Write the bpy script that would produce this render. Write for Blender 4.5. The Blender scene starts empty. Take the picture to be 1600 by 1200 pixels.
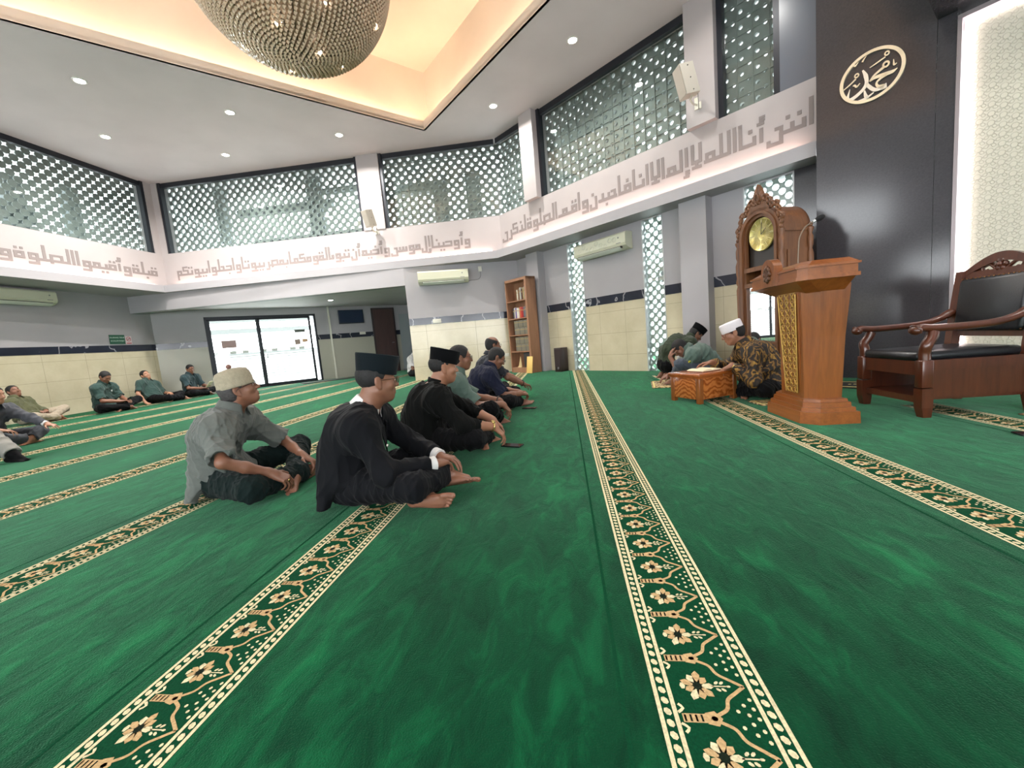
import bpy, bmesh, math, random
import numpy as np
from mathutils import Vector, Matrix
random.seed(7); rng = np.random.RandomState(7)
SC = bpy.context.scene; COL = SC.collection
rad = math.radians

# ---------------- camera, world, exposure ----------------
def cam_setup():
    yaw, pitch, roll = rad(-7.77), rad(6.32), rad(-4.99)
    f = Vector((math.sin(yaw), math.cos(yaw), 0)); r = Vector((math.cos(yaw), -math.sin(yaw), 0)); u = Vector((0, 0, 1))
    f2 = math.cos(pitch)*f - math.sin(pitch)*u; u2 = math.sin(pitch)*f + math.cos(pitch)*u
    r3 = math.cos(roll)*r + math.sin(roll)*u2; u3 = -math.sin(roll)*r + math.cos(roll)*u2
    cd = bpy.data.cameras.new('camera'); cd.sensor_width = 36.0; cd.lens = 36.0*633.4/1600.0
    cd.clip_start = 0.02; cd.clip_end = 300
    co = bpy.data.objects.new('camera', cd); COL.objects.link(co)
    m = Matrix(((r3.x, u3.x, -f2.x, 0), (r3.y, u3.y, -f2.y, 0), (r3.z, u3.z, -f2.z, 0.8), (0, 0, 0, 1)))
    co.matrix_world = m
    SC.camera = co
cam_setup()
SC.view_settings.view_transform = 'Standard'; SC.view_settings.look = 'None'
SC.view_settings.exposure = 1.52; SC.view_settings.gamma = 1.0
try: SC.view_settings.use_curve_mapping = False
except Exception: pass
W = bpy.data.worlds.new('sky'); SC.world = W; W.use_nodes = True
bg = W.node_tree.nodes['Background']; bg.inputs[0].default_value = (0.93, 0.97, 1.0, 1); bg.inputs[1].default_value = 3.6
SC.cycles.max_bounces = 8; SC.cycles.diffuse_bounces = 4; SC.cycles.glossy_bounces = 4
SC.cycles.transmission_bounces = 6; SC.cycles.transparent_max_bounces = 8
SC.cycles.caustics_reflective = False; SC.cycles.caustics_refractive = False

def area_light(name, loc, target, sx, sy, power, col, parent=None, shape='RECTANGLE', spread=math.pi, up='Y'):
    l = bpy.data.lights.new(name, 'AREA'); l.shape = shape; l.size = sx; l.size_y = sy
    l.energy = power; l.color = col; l.spread = spread
    o = bpy.data.objects.new(name, l); COL.objects.link(o)
    o.location = loc
    d = (Vector(target)-Vector(loc)).normalized()
    o.rotation_euler = d.to_track_quat('-Z', up).to_euler()
    if parent: o.parent = parent
    return o

# ---------------- materials ----------------
class NT:
    def __init__(s, name):
        s.m = bpy.data.materials.new(name); s.m.use_nodes = True; s.t = s.m.node_tree
        s.b = s.t.nodes['Principled BSDF']; s.out = s.t.nodes['Material Output']; s._co = None
    def n(s, typ, **kw):
        x = s.t.nodes.new(typ)
        for k, v in kw.items():
            if k in x.inputs: x.inputs[k].default_value = v
            else: setattr(x, k, v)
        return x
    def l(s, a, b): s.t.links.new(a, b)
    def co(s, scale=(1, 1, 1), rot=(0, 0, 0)):
        tc = s.n('ShaderNodeTexCoord'); mp = s.n('ShaderNodeMapping')
        mp.inputs['Scale'].default_value = scale; mp.inputs['Rotation'].default_value = rot
        s.l(tc.outputs['Object'], mp.inputs['Vector']); return mp.outputs['Vector']
    def noise(s, vec, scale, detail=3, rough=.5, dist=0):
        x = s.n('ShaderNodeTexNoise'); x.inputs['Scale'].default_value = scale; x.inputs['Detail'].default_value = detail
        x.inputs['Roughness'].default_value = rough; x.inputs['Distortion'].default_value = dist
        s.l(vec, x.inputs['Vector']); return x.outputs['Fac']
    def ramp(s, fac, stops, mode='LINEAR'):
        r = s.n('ShaderNodeValToRGB'); r.color_ramp.interpolation = mode
        e = r.color_ramp.elements
        while len(e) < len(stops): e.new(.5)
        for k, (p, c) in enumerate(stops):
            e[k].position = p; e[k].color = (c[0], c[1], c[2], 1) if len(c) == 3 else c
        s.l(fac, r.inputs['Fac']); return r.outputs['Color']
    def bump(s, h, strength=.3, dist=.01):
        b = s.n('ShaderNodeBump'); b.inputs['Strength'].default_value = strength; b.inputs['Distance'].default_value = dist
        s.l(h, b.inputs['Height']); s.l(b.outputs['Normal'], s.b.inputs['Normal'])
    def set(s, **kw):
        for k, v in kw.items():
            i = s.b.inputs[k]
            if hasattr(v, 'is_linked') or isinstance(v, bpy.types.NodeSocket): s.l(v, i)
            else: i.default_value = v
def c4(c): return (c[0], c[1], c[2], 1)
def srgb(r, g, b):
    f = lambda v: (v/255/12.92) if v/255 <= .04045 else ((v/255+.055)/1.055)**2.4
    return (f(r), f(g), f(b))
MATS = {}
def plain(name, col, rough=.6, metal=0, noise=.0, nscale=20, bump=0, bscale=60, spec=.5, sheen=0, coat=0):
    if name in MATS: return MATS[name]
    t = NT(name); t.set(Roughness=rough, Metallic=metal)
    t.b.inputs['Specular IOR Level'].default_value = spec
    t.b.inputs['Coat Weight'].default_value = coat
    if sheen: t.b.inputs['Sheen Weight'].default_value = sheen; t.b.inputs['Sheen Roughness'].default_value = .5
    if noise or bump: v = t.co()
    if noise:
        f = t.noise(v, nscale, 4)
        d = tuple(x*(1-noise) for x in col); u = tuple(min(1, x*(1+noise)) for x in col)
        t.set(**{'Base Color': t.ramp(f, [(.3, d), (.7, u)])})
    else: t.set(**{'Base Color': c4(col)})
    if bump: t.bump(t.noise(v, bscale, 4), bump, .004)
    MATS[name] = t.m; return t.m
def emis(name, col, s):
    if name in MATS: return MATS[name]
    t = NT(name); t.set(**{'Base Color': c4(col), 'Emission Color': c4(col), 'Emission Strength': s}); MATS[name] = t.m; return t.m
def wood(name, c1, c2, scale=1.0, axis='Z', rough=.35, coat=.3, swirl=1.0, contrast=(.25, .75)):
    if name in MATS: return MATS[name]
    t = NT(name); sc = {'Z': (14, 14, 1.2), 'X': (1.2, 14, 14), 'Y': (14, 1.2, 14)}[axis]
    v = t.co(tuple(k*scale for k in sc))
    n1 = t.noise(v, 1.0, 4, .55, swirl); n2 = t.noise(v, 4.0, 3, .6, .3)
    mx = t.n('ShaderNodeMath', operation='MULTIPLY_ADD'); t.l(n2, mx.inputs[0]); mx.inputs[1].default_value = .35; 
    m2 = t.n('ShaderNodeMath', operation='MULTIPLY'); t.l(n1, m2.inputs[0]); m2.inputs[1].default_value = .65; t.l(m2.outputs[0], mx.inputs[2])
    t.set(**{'Base Color': t.ramp(mx.outputs[0], [(contrast[0], c1), (contrast[1], c2)]), 'Roughness': rough})
    t.b.inputs['Coat Weight'].default_value = coat; t.b.inputs['Coat Roughness'].default_value = .15
    t.bump(n2, .08, .003); MATS[name] = t.m; return t.m

# ---------------- mesh building ----------------
def tag(o, label=None, cat=None, group=None, kind=None):
    if label: o['label'] = label
    if cat: o['category'] = cat
    if group: o['group'] = group
    if kind: o['kind'] = kind
    return o
def mesh_obj(name, V, F, mats, parent=None, mi=None, smooth=True, loc=None):
    me = bpy.data.meshes.new(name)
    V = np.asarray(V, np.float32).reshape(-1, 3)
    if isinstance(F, np.ndarray) and F.ndim == 2:
        n, k = F.shape
        me.vertices.add(len(V)); me.vertices.foreach_set('co', V.ravel())
        me.loops.add(n*k); me.loops.foreach_set('vertex_index', F.astype(np.int32).ravel())
        me.polygons.add(n); me.polygons.foreach_set('loop_start', np.arange(0, n*k, k, dtype=np.int32))
        try: me.polygons.foreach_set('loop_total', np.full(n, k, np.int32))
        except Exception: pass
    else:
        me.from_pydata([tuple(map(float, v)) for v in V], [], [tuple(f) for f in F])
    if not isinstance(mats, (list, tuple)): mats = [mats]
    for m in mats: me.materials.append(m)
    n = len(me.polygons)
    if mi is not None: me.polygons.foreach_set('material_index', np.asarray(mi, np.int32))
    me.polygons.foreach_set('use_smooth', np.full(n, bool(smooth)))
    me.update(calc_edges=True); me.validate()
    o = bpy.data.objects.new(name, me); COL.objects.link(o)
    if parent: o.parent = parent
    if loc is not None: o.location = loc
    return o
def empty(name, loc=(0, 0, 0), rz=0, label=None, cat=None, group=None):
    o = bpy.data.objects.new(name, None); COL.objects.link(o); o.location = loc; o.rotation_euler = (0, 0, rz)
    o.empty_display_size = .1
    return tag(o, label, cat, group)
def copy_tree(o, parent=None):
    c = o.copy(); COL.objects.link(c)
    if parent: c.parent = parent
    for ch in list(o.children): copy_tree(ch, c)
    return c
def rotm(ax=(0, 0, 1), a=0): return np.array(Matrix.Rotation(a, 3, Vector(ax)))
class MB:
    """collects pieces; build() links them as ONE mesh object"""
    def __init__(s): s.V = []; s.F = []; s.M = []; s.n = 0; s.S = []
    def add(s, V, F, m=0, smooth=False):
        V = np.asarray(V, float).reshape(-1, 3); s.V.append(V)
        for f in F: s.F.append(tuple(int(i)+s.n for i in f)); s.M.append(m); s.S.append(smooth)
        s.n += len(V); return s
    def box(s, c, d, R=None, m=0, bev=0, taper=1.0):
        x, y, z = [k/2 for k in d]
        if bev:
            b = min(bev, x*.9, y*.9, z*.9)
            bm = bmesh.new(); bmesh.ops.create_cube(bm, size=1)
            for v in bm.verts: v.co = Vector((v.co.x*2*x, v.co.y*2*y, v.co.z*2*z))
            bmesh.ops.bevel(bm, geom=bm.edges[:], offset=b, segments=2, profile=.5, affect='EDGES')
            bm.verts.index_update()
            V = np.array([v.co[:] for v in bm.verts]); F = [[v.index for v in f.verts] for f in bm.faces]; bm.free()
        else:
            V = np.array([[a*x, b_*y, c_*z] for a in (-1, 1) for b_ in (-1, 1) for c_ in (-1, 1)], float)
            F = [(0, 1, 3, 2), (4, 6, 7, 5), (0, 4, 5, 1), (2, 3, 7, 6), (0, 2, 6, 4), (1, 5, 7, 3)]
        if taper != 1.0:
            k = np.where(V[:, 2] > 0, taper, 1.0); V[:, 0] *= k; V[:, 1] *= k
        if R is not None: V = V @ np.asarray(R).T
        return s.add(V+np.array(c, float), F, m, bool(bev))
    def loft(s, rings, m=0, closed=True, caps=True, smooth=True):
        rings = [np.asarray(r, float) for r in rings]; n = len(rings[0]); V = np.concatenate(rings); F = []
        for k in range(len(rings)-1):
            for i in range(n if closed else n-1):
                j = (i+1) % n
                F.append((k*n+i, k*n+j, (k+1)*n+j, (k+1)*n+i))
        s.add(V, F, m, smooth)
        if caps:
            s.add(rings[0], [tuple(range(n))[::-1]], m); s.add(rings[-1], [tuple(range(n))], m)
        return s
    def tube(s, pts, r, seg=8, m=0, caps=True, flat=1.0):
        P = [np.array(p, float) for p in pts]; N = len(P)
        rr = r if hasattr(r, '__len__') else [r]*N
        rings = []; up = None
        for k in range(N):
            t = P[min(k+1, N-1)]-P[max(k-1, 0)]; t = t/(np.linalg.norm(t)+1e-12)
            if up is None:
                a = np.array([0, 0, 1.]) if abs(t[2]) < .9 else np.array([1., 0, 0])
                up = np.cross(np.cross(t, a), t)
            up = up-t*np.dot(up, t); up /= np.linalg.norm(up)+1e-12; sd = np.cross(t, up)
            a = np.linspace(0, 2*np.pi, seg, endpoint=False)
            rings.append(P[k]+rr[k]*(np.cos(a)[:, None]*sd*flat+np.sin(a)[:, None]*up))
        return s.loft(rings, m, True, caps)
    def lathe(s, prof, c=(0, 0, 0), seg=24, m=0, sx=1, sy=1, R=None, smooth=True):
        a = np.linspace(0, 2*np.pi, seg, endpoint=False); rings = []
        for (r, z) in prof: 
            q = np.stack([r*np.cos(a)*sx, r*np.sin(a)*sy, np.full(seg, z)], 1)
            if R is not None: q = q @ np.asarray(R).T
            rings.append(q+np.array(c, float))
        return s.loft(rings, m, True, True, smooth)
    def ball(s, c, r, seg=12, m=0, R=None):
        r = np.array(r if hasattr(r, '__len__') else (r, r, r), float); k = max(5, seg//2+1)
        ph = np.linspace(0.12, np.pi-.12, k)
        a = np.linspace(0, 2*np.pi, seg, endpoint=False); rings = []
        for p in ph[::-1]:
            q = np.stack([np.sin(p)*np.cos(a), np.sin(p)*np.sin(a), np.full(seg, np.cos(p))], 1)*r
            if R is not None: q = q @ np.asarray(R).T
            rings.append(q+np.array(c, float))
        return s.loft(rings, m)
    def prism(s, poly, z0, z1, m=0, T=None):
        """2-D polygon extruded z0..z1; T maps (x,y,z) rows"""
        P = np.array(poly, float); n = len(P)
        V = np.concatenate([np.c_[P, np.full(n, z0)], np.c_[P, np.full(n, z1)]])
        F = [tuple(range(n))[::-1], tuple(range(n, 2*n))]+[(i, (i+1) % n, n+(i+1) % n, n+i) for i in range(n)]
        if T is not None: V = T(V)
        return s.add(V, F, m)
    def build(s, name, mats, parent=None, loc=None, smooth=None):
        V = np.concatenate(s.V) if s.V else np.zeros((0, 3))
        o = mesh_obj(name, V, s.F, mats, parent, s.M, False, loc)
        sm = np.array(s.S) if smooth is None else np.full(len(s.F), smooth)
        if len(o.data.polygons) == len(sm): o.data.polygons.foreach_set('use_smooth', sm)
        return o
def xz(V): V = V.copy(); V[:, 1], V[:, 2] = -V[:, 2].copy(), V[:, 1].copy(); return V   # polygon (x,z), extruded along -y
def arc(cx, cy, r, a0, a1, n, ry=None):
    ry = r if ry is None else ry
    return [(cx+r*math.cos(rad(a0+(a1-a0)*i/n)), cy+ry*math.sin(rad(a0+(a1-a0)*i/n))) for i in range(n+1)]
def ribbon(pts, w):
    """2-D stroke outline of varying width"""
    P = np.array(pts, float); n = len(P); ws = np.array(w if hasattr(w, '__len__') else [w]*n)/2
    T = np.gradient(P, axis=0); T /= np.linalg.norm(T, axis=1)[:, None]+1e-9; N = np.c_[-T[:, 1], T[:, 0]]
    return P+N*ws[:, None], P-N*ws[:, None]
def spline(pts, n=8):
    P = [np.array(p, float) for p in pts]; P = [2*P[0]-P[1]]+P+[2*P[-1]-P[-2]]; out = []
    for i in range(1, len(P)-2):
        for k in range(n):
            t = k/n; a, b, c, d = P[i-1:i+3]
            out.append(.5*((2*b)+(-a+c)*t+(2*a-5*b+4*c-d)*t*t+(-a+3*b-3*c+d)*t**3))
    out.append(P[-2]); return out
def facing(az): return -rad(az)      # local +y turned to azimuth az (0 = +y, 90 = +x)
# ---------------- room materials ----------------
def mat_paint(name, col):
    t = NT(name); v = t.co(); f = t.noise(v, 1.3, 3)
    t.set(**{'Base Color': t.ramp(f, [(.3, tuple(c*.95 for c in col)), (.7, tuple(min(1, c*1.04) for c in col))]), 'Roughness': .55})
    t.bump(t.noise(v, 90, 2), .06, .002); return t.m
M_GREY = mat_paint('grey_paint', srgb(163, 160, 163))
M_BAND = mat_paint('warm_white_paint', srgb(168, 161, 160))
M_CEIL = mat_paint('ceiling_paint', srgb(199, 193, 193))
M_COFFER = mat_paint('cream_coffer_paint', srgb(224, 212, 200))
def mat_tile():
    t = NT('cream_wall_tile'); v = t.co()
    f = t.noise(v, 3, 4, .6)
    base = t.ramp(f, [(.25, srgb(190, 180, 152)), (.75, srgb(206, 197, 170))])
    # grout grid along wall height
    sp = t.n('ShaderNodeSeparateXYZ'); t.l(v, sp.inputs[0])
    def line(sock, per, off, w):
        a = t.n('ShaderNodeMath', operation='ADD'); t.l(sock, a.inputs[0]); a.inputs[1].default_value = off+50*per
        m = t.n('ShaderNodeMath', operation='MODULO'); t.l(a.outputs[0], m.inputs[0]); m.inputs[1].default_value = per
        c = t.n('ShaderNodeMath', operation='LESS_THAN'); t.l(m.outputs[0], c.inputs[0]); c.inputs[1].default_value = w; return c.outputs[0]
    ad = t.n('ShaderNodeMath', operation='ADD'); t.l(sp.outputs['X'], ad.inputs[0]); t.l(sp.outputs['Y'], ad.inputs[1])
    sb = t.n('ShaderNodeMath', operation='SUBTRACT'); t.l(sp.outputs['X'], sb.inputs[0]); t.l(sp.outputs['Y'], sb.inputs[1])
    g1 = line(sp.outputs['Z'], .42, .1, .005); g2 = line(sb.outputs[0], .85, 0, .006)
    mx = t.n('ShaderNodeMath', operation='MAXIMUM'); t.l(g1, mx.inputs[0]); t.l(g2, mx.inputs[1])
    mi = t.n('ShaderNodeMixRGB'); t.l(mx.outputs[0], mi.inputs[0]); t.l(base, mi.inputs[1]); mi.inputs[2].default_value = c4(srgb(150, 140, 118))
    t.set(**{'Base Color': mi.outputs[0], 'Roughness': .18}); return t.m
M_TILE = mat_tile()
def mat_marble():
    t = NT('black_marble'); v = t.co(); w = t.n('ShaderNodeTexWave', wave_type='BANDS'); t.l(v, w.inputs['Vector'])
    w.inputs['Scale'].default_value = .7; w.inputs['Distortion'].default_value = 14; w.inputs['Detail'].default_value = 4; w.inputs['Detail Scale'].default_value = 1.4
    t.set(**{'Base Color': t.ramp(w.outputs['Fac'], [(.0, srgb(38, 41, 52)), (.986, srgb(42, 46, 58)), (.997, srgb(150, 150, 155))]), 'Roughness': .15}); return t.m
M_MARBLE = mat_marble()
def mat_granite():
    t = NT('dark_grey_granite'); v = t.co(); f = t.noise(v, 60, 4, .6); g = t.noise(v, 1.1, 3)
    mx = t.n('ShaderNodeMath', operation='MULTIPLY_ADD'); t.l(g, mx.inputs[0]); mx.inputs[1].default_value = .5
    m2 = t.n('ShaderNodeMath', operation='MULTIPLY'); t.l(f, m2.inputs[0]); m2.inputs[1].default_value = .5; t.l(m2.outputs[0], mx.inputs[2])
    t.set(**{'Base Color': t.ramp(mx.outputs[0], [(.3, srgb(50, 49, 52)), (.7, srgb(67, 65, 69))]), 'Roughness': .13}); return t.m
M_GRANITE = mat_granite()
M_BLACKALU = plain('black_aluminium', srgb(34, 37, 44), .4, .3)
M_CONC = plain('grey_concrete_block', srgb(126, 131, 128), .85, noise=.12, nscale=9, bump=.2)
def mat_glass(name='clear_glass', tint=(.93, .97, .96)):
    t = NT(name); t.t.nodes.remove(t.b)
    tr = t.n('ShaderNodeBsdfTransparent'); tr.inputs[0].default_value = c4(tint)
    gl = t.n('ShaderNodeBsdfGlossy'); gl.inputs['Roughness'].default_value = .02
    lw = t.n('ShaderNodeLayerWeight'); lw.inputs['Blend'].default_value = .5
    pw = t.n('ShaderNodeMath', operation='POWER'); t.l(lw.outputs['Facing'], pw.inputs[0]); pw.inputs[1].default_value = 5
    fr = t.n('ShaderNodeMath', operation='MULTIPLY_ADD'); t.l(pw.outputs[0], fr.inputs[0]); fr.inputs[1].default_value = .9; fr.inputs[2].default_value = .06
    mi = t.n('ShaderNodeMixShader'); t.l(fr.outputs[0], mi.inputs[0]); t.l(tr.outputs[0], mi.inputs[1]); t.l(gl.outputs[0], mi.inputs[2]); t.l(mi.outputs[0], t.out.inputs[0]); return t.m
M_GLASS = mat_glass()

# ---------------- plan of the hall (x right, y along the prayer rows) ----------------
F0, F1, F2, F3 = [np.array(p) for p in ((-9.95, -4.2), (-9.65, 9.06), (-1.38, 9.52), (3.17, 5.62))]       # ledge edge
B0, B1, B2, B3 = [np.array(p) for p in ((-10.15, -4.2), (-9.87, 9.36), (-1.28, 9.72), (3.33, 5.79))]        # lettered band / upper wall
L0, L1, L2 = [np.array(p) for p in ((-10.2, -4.2), (-10.85, 9.65), (-5.4, 14.73))]                          # lower left wall, door wall
A0, A1, R1 = [np.array(p) for p in ((-3.62, 9.40), (-1.0, 10.08), (3.33, 5.90))]                             # air-conditioner wall, right wall
D0, D1 = np.array((3.08, 5.45)), np.array((5.62, 2.84))                                                      # granite wall
Z_SOF, Z_LEDGE, Z_BAND, Z_CEIL = 2.68, 2.85, 3.67, 5.38
STRUCT = dict(kind='structure')
def wdir(a, b): d = (b-a)/np.linalg.norm(b-a); return d, np.array([-d[1], d[0]])     # along, outward (left-hand side)
def slab(mb, a, b, z0, z1, t0, t1, m=0):
    """vertical slab from a to b, between offsets t0..t1 outward"""
    d, n = wdir(a, b)
    q = [a+n*t0, b+n*t0, b+n*t1, a+n*t1]
    mb.prism(q, z0, z1, m)
def struct(mb, name, mats, **kw): return tag(mb.build(name, mats, **kw), kind='structure')
def wall3(name, a, b, ztop, t=.15, dado=True):
    m = MB(); slab(m, a, b, 0, 1.32, 0, t, 0); slab(m, a, b, 1.32, 1.48, -.008, t, 1); slab(m, a, b, 1.48, ztop, 0, t, 2)
    return struct(m, name, [M_TILE, M_MARBLE, M_GREY])
# outward is the left-hand side of a->b: walk the room clockwise
wall3('wall_left', L0, L1, Z_SOF)
# door wall with an opening (door opening s from .0 along L1->L2)
dd, dn = wdir(L1, L2)
def DW(s, off=0): return L1+dd*s+dn*off
DS0, DS1, DZ = 1.12, 4.02, 2.16
m = MB(); 
for (s0, s1) in ((0, DS0), (DS1, 7.45)):
    slab(m, DW(s0), DW(s1), 0, 1.32, 0, .15, 0); slab(m, DW(s0), DW(s1), 1.32, 1.48, -.008, .15, 1); slab(m, DW(s0), DW(s1), 1.48, 2.4, 0, .15, 2)
slab(m, DW(DS0), DW(DS1), DZ, 2.4, 0, .15, 2)
struct(m, 'wall_back', [plain('grey_beige_tile', srgb(168, 166, 152), .3), M_MARBLE, M_GREY])
m = MB(); slab(m, np.array((-3.47, 14.8)), np.array((-3.47, 9.45)), 0, 2.4, -.15, 0, 0); struct(m, 'wall_alcove', [M_GREY])
m = MB(); slab(m, DW(7.45), np.array((-3.5, 14.85)), 0, 2.4, 0, .15, 0); struct(m, 'wall_alcove_end', [M_GREY])
wall3('wall_recess', A0, A1, Z_SOF)
rd, rn = wdir(A1, R1)
def RW(s, off=0): return A1+rd*s+rn*off
RLEN = np.linalg.norm(R1-A1)
# right wall with three tall lattice openings
OPEN = [(1.66, 2.08), (3.46, 3.87), (5.15, 5.78)]
m = MB(); cuts = [0]+[k for o_ in OPEN for k in o_]+[RLEN]
for k in range(0, len(cuts), 2):
    s0, s1 = cuts[k], cuts[k+1]; g = 3 if k == 6 else None
    slab(m, RW(s0), RW(s1), 0, 1.32, 0, .15, 0 if g is None else 3); slab(m, RW(s0), RW(s1), 1.32, 1.48, -.008 if g is None else 0, .15, 1 if g is None else 3)
    slab(m, RW(s0), RW(s1), 1.48, Z_SOF, 0, .15, 2 if g is None else 3)
slab(m, RW(RLEN), RW(RLEN+.3), 0, Z_SOF, 0, .15, 3)
for s0, s1 in OPEN: slab(m, RW(s0), RW(s1), 2.66, Z_SOF, 0, .15, 2)
struct(m, 'wall_right', [M_TILE, M_MARBLE, M_GREY, M_GRANITE])
# granite qibla wall
gd, gn = wdir(D0, D1)
def GW(s, off=0): return D0+gd*s+gn*off
m = MB(); slab(m, GW(0), GW(.97), 0, Z_CEIL, 0, .5, 0); slab(m, GW(.975), GW(1.10), 0, 3.47, -.004, .5, 0)
slab(m, GW(.97), GW(3.64), 3.47, Z_CEIL, 0, .5, 0)
struct(m, 'wall_qibla', [M_GRANITE])
m = MB(); slab(m, GW(.97), GW(3.6), 3.47, 4.15, -.62, 0, 0); struct(m, 'trim_canopy', [M_GRANITE])
# closing walls on the camera's side of the hall
m = MB(); slab(m, D1, np.array((5.7, -4.2)), 0, Z_CEIL, 0, .15, 0); struct(m, 'wall_side', [M_GREY])
m = MB(); slab(m, np.array((5.8, -4.2)), np.array((-10.3, -4.2)), 0, .35, 0, .15, 0); slab(m, np.array((5.8, -4.2)), np.array((-10.3, -4.2)), 2.6, Z_CEIL, 0, .15, 0)
for x0, x1 in ((5.8, 4.8), (1.4, 1.0), (-2.4, -2.8), (-6.2, -6.6), (-9.6, -10.3)): slab(m, np.array((x0, -4.2)), np.array((x1, -4.2)), .35, 2.6, 0, .15, 0)  # gaps between these unseen piers are made up to let sky fill light in
struct(m, 'wall_rear', [M_GREY])

# ledge, band, soffit
m = MB()
inner = [F0, F1, F2, F3]; outer = [np.array((-10.9, -4.2)), np.array((-11.2, 9.3)), A0+np.array((-7.0, 0.12)), A0, A1+np.array((.0, .15)), R1+np.array((.1, .1))]
def ngonslab(mb, pi, po, z0, z1, mi):
    for k in range(len(pi)-1):
        mb.prism([pi[k], pi[k+1], po[k+1], po[k]], z0, z1, mi)
ngonslab(m, inner, [np.array((-11.0, -4.2)), np.array((-11.0, 9.45)), np.array((-1.0, 10.25)), np.array((3.5, 6.1))], Z_SOF, Z_LEDGE, 0)
struct(m, 'trim_ledge', [M_GREY])
for nm, a, b in (('left', B0, B1), ('back', B1, B2), ('right', B2, B3+.25*(B3-B2)/np.linalg.norm(B3-B2))):
    m = MB(); slab(m, a, b, Z_LEDGE, Z_BAND, 0, .12, 0); struct(m, 'wall_band_'+nm, [M_BAND])
# deep beam over the entrance alcove and its ceiling
m = MB(); slab(m, np.array((-10.9, 9.12)), A0, 2.27, Z_SOF, 0, .25, 0); struct(m, 'trim_beam', [M_GREY])
m = MB(); m.prism([(-11.2, 9.2), (-3.4, 9.5), (-3.4, 15.0), (-5.4, 15.0), (-11.2, 9.7)], 2.37, 2.45, 0); struct(m, 'ceiling_alcove', [M_CEIL])

# upper pillars between the clerestory windows
def along(a, b, s): d, n = wdir(a, b); return a+d*s
bd, bn = wdir(B1, B2); cd_, cn = wdir(B2, B3); ad_, an = wdir(B0, B1)
def BW_(s, o=0): return B1+bd*s+bn*o
def CW(s, o=0): return B2+cd_*s+cn*o
def AW(s, o=0): return B0+ad_*s+an*o
LA, LB, LC = [float(np.linalg.norm(x)) for x in (B1-B0, B2-B1, B3-B2)]
def upper_pillar(name, a, b, t0, t1):
    m = MB(); slab(m, a, b, Z_BAND, Z_CEIL, t0, t1, 0); return struct(m, name, [M_BAND])
m = MB(); m.prism([AW(LA-.16), B1+np.array((.0, .0)), BW_(.16), BW_(.16, .3), B1+np.array((-.3, .35)), AW(LA-.16, .3)], Z_BAND, Z_CEIL, 0); struct(m, 'trim_pillar_corner', [M_BAND])
upper_pillar('trim_pillar_back', BW_(5.33), BW_(5.86), -.02, .3)
upper_pillar('trim_pillar_right_1', CW(.97), CW(1.34), -.12, .3)
upper_pillar('trim_pillar_right_2', CW(4.45), CW(4.86), -.10, .3)
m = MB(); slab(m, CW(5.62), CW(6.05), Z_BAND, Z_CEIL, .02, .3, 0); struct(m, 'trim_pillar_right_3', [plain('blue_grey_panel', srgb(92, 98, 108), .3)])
# lower pillars
def lower_pillar(name, a, b, t0):
    m = MB(); slab(m, a, b, 0, Z_SOF, t0, .02, 0); return struct(m, name, [M_GREY])
lower_pillar('trim_pillar_low_1', RW(.56), RW(.94), -.2)
lower_pillar('trim_pillar_low_2', RW(4.27), RW(4.70), -.2)

# clerestory windows: black frame, pane, and the breeze-block lattice standing behind it
def lattice(mb, P, s0, s1, z0, z1, pitch, hole, depth, off, star=False, m=0):
    """rotated square cells each with a through hole; P(s, off) gives the plan point"""
    h = pitch/2; V = []; F = []; base = 0; nseg = 8
    ns = int(math.ceil((s1-s0)/h))+1; nz = int(math.ceil((z1-z0)/h))+1
    ang = np.arange(8)*np.pi/4+np.pi/4*0
    rr = np.where(np.arange(8) % 2 == 1, hole*1.16, hole*.50) if star else np.full(8, hole)
    ou = np.array([[h, 0], [h/2, h/2], [0, h], [-h/2, h/2], [-h, 0], [-h/2, -h/2], [0, -h], [h/2, -h/2]])
    if star: ho = np.stack([rr*np.cos(ang), rr*np.sin(ang)], 1)
    else: ho = np.stack([hole*np.cos(ang), hole*np.sin(ang)], 1)
    for i in range(ns):
        for j in range(nz):
            if (i+j) % 2: continue
            cs, cz = s0+i*h, z0+j*h
            for t in (off, off+depth):
                for q in (ou, ho):
                    for (u, w) in q:
                        s = min(max(cs+u, s0-.1), s1+.1); p = P(s, t); V.append((p[0], p[1], min(max(cz+w, z0-.1), z1+.1)))
            b = base
            for k in range(8):
                l = (k+1) % 8
                F.append((b+k, b+l, b+8+l, b+8+k)); F.append((b+8+k, b+8+l, b+24+l, b+24+k)); F.append((b+16+l, b+16+k, b+24+k, b+24+l))
            base += 32
    mb.add(V, F, m)
def lattice_ribs(mb, P, s0, s1, z0, z1, pitch, off, m=0, w=.012, d=.02):
    n = int((s1-s0)/pitch)+1; k = int((z1-z0)/pitch)+1
    for i in range(n+1):
        s = min(s0+i*pitch, s1); a, b = P(s-w/2, off), P(s+w/2, off); c, e = P(s+w/2, off-d), P(s-w/2, off-d)
        mb.prism([a, b, c, e], z0, z1, m)
    for j in range(k+1):
        z = min(z0+j*pitch, z1); mb.prism([P(s0, off), P(s1, off), P(s1, off-d), P(s0, off-d)], z-w/2, z+w/2, m)
WN = [0]
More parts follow.
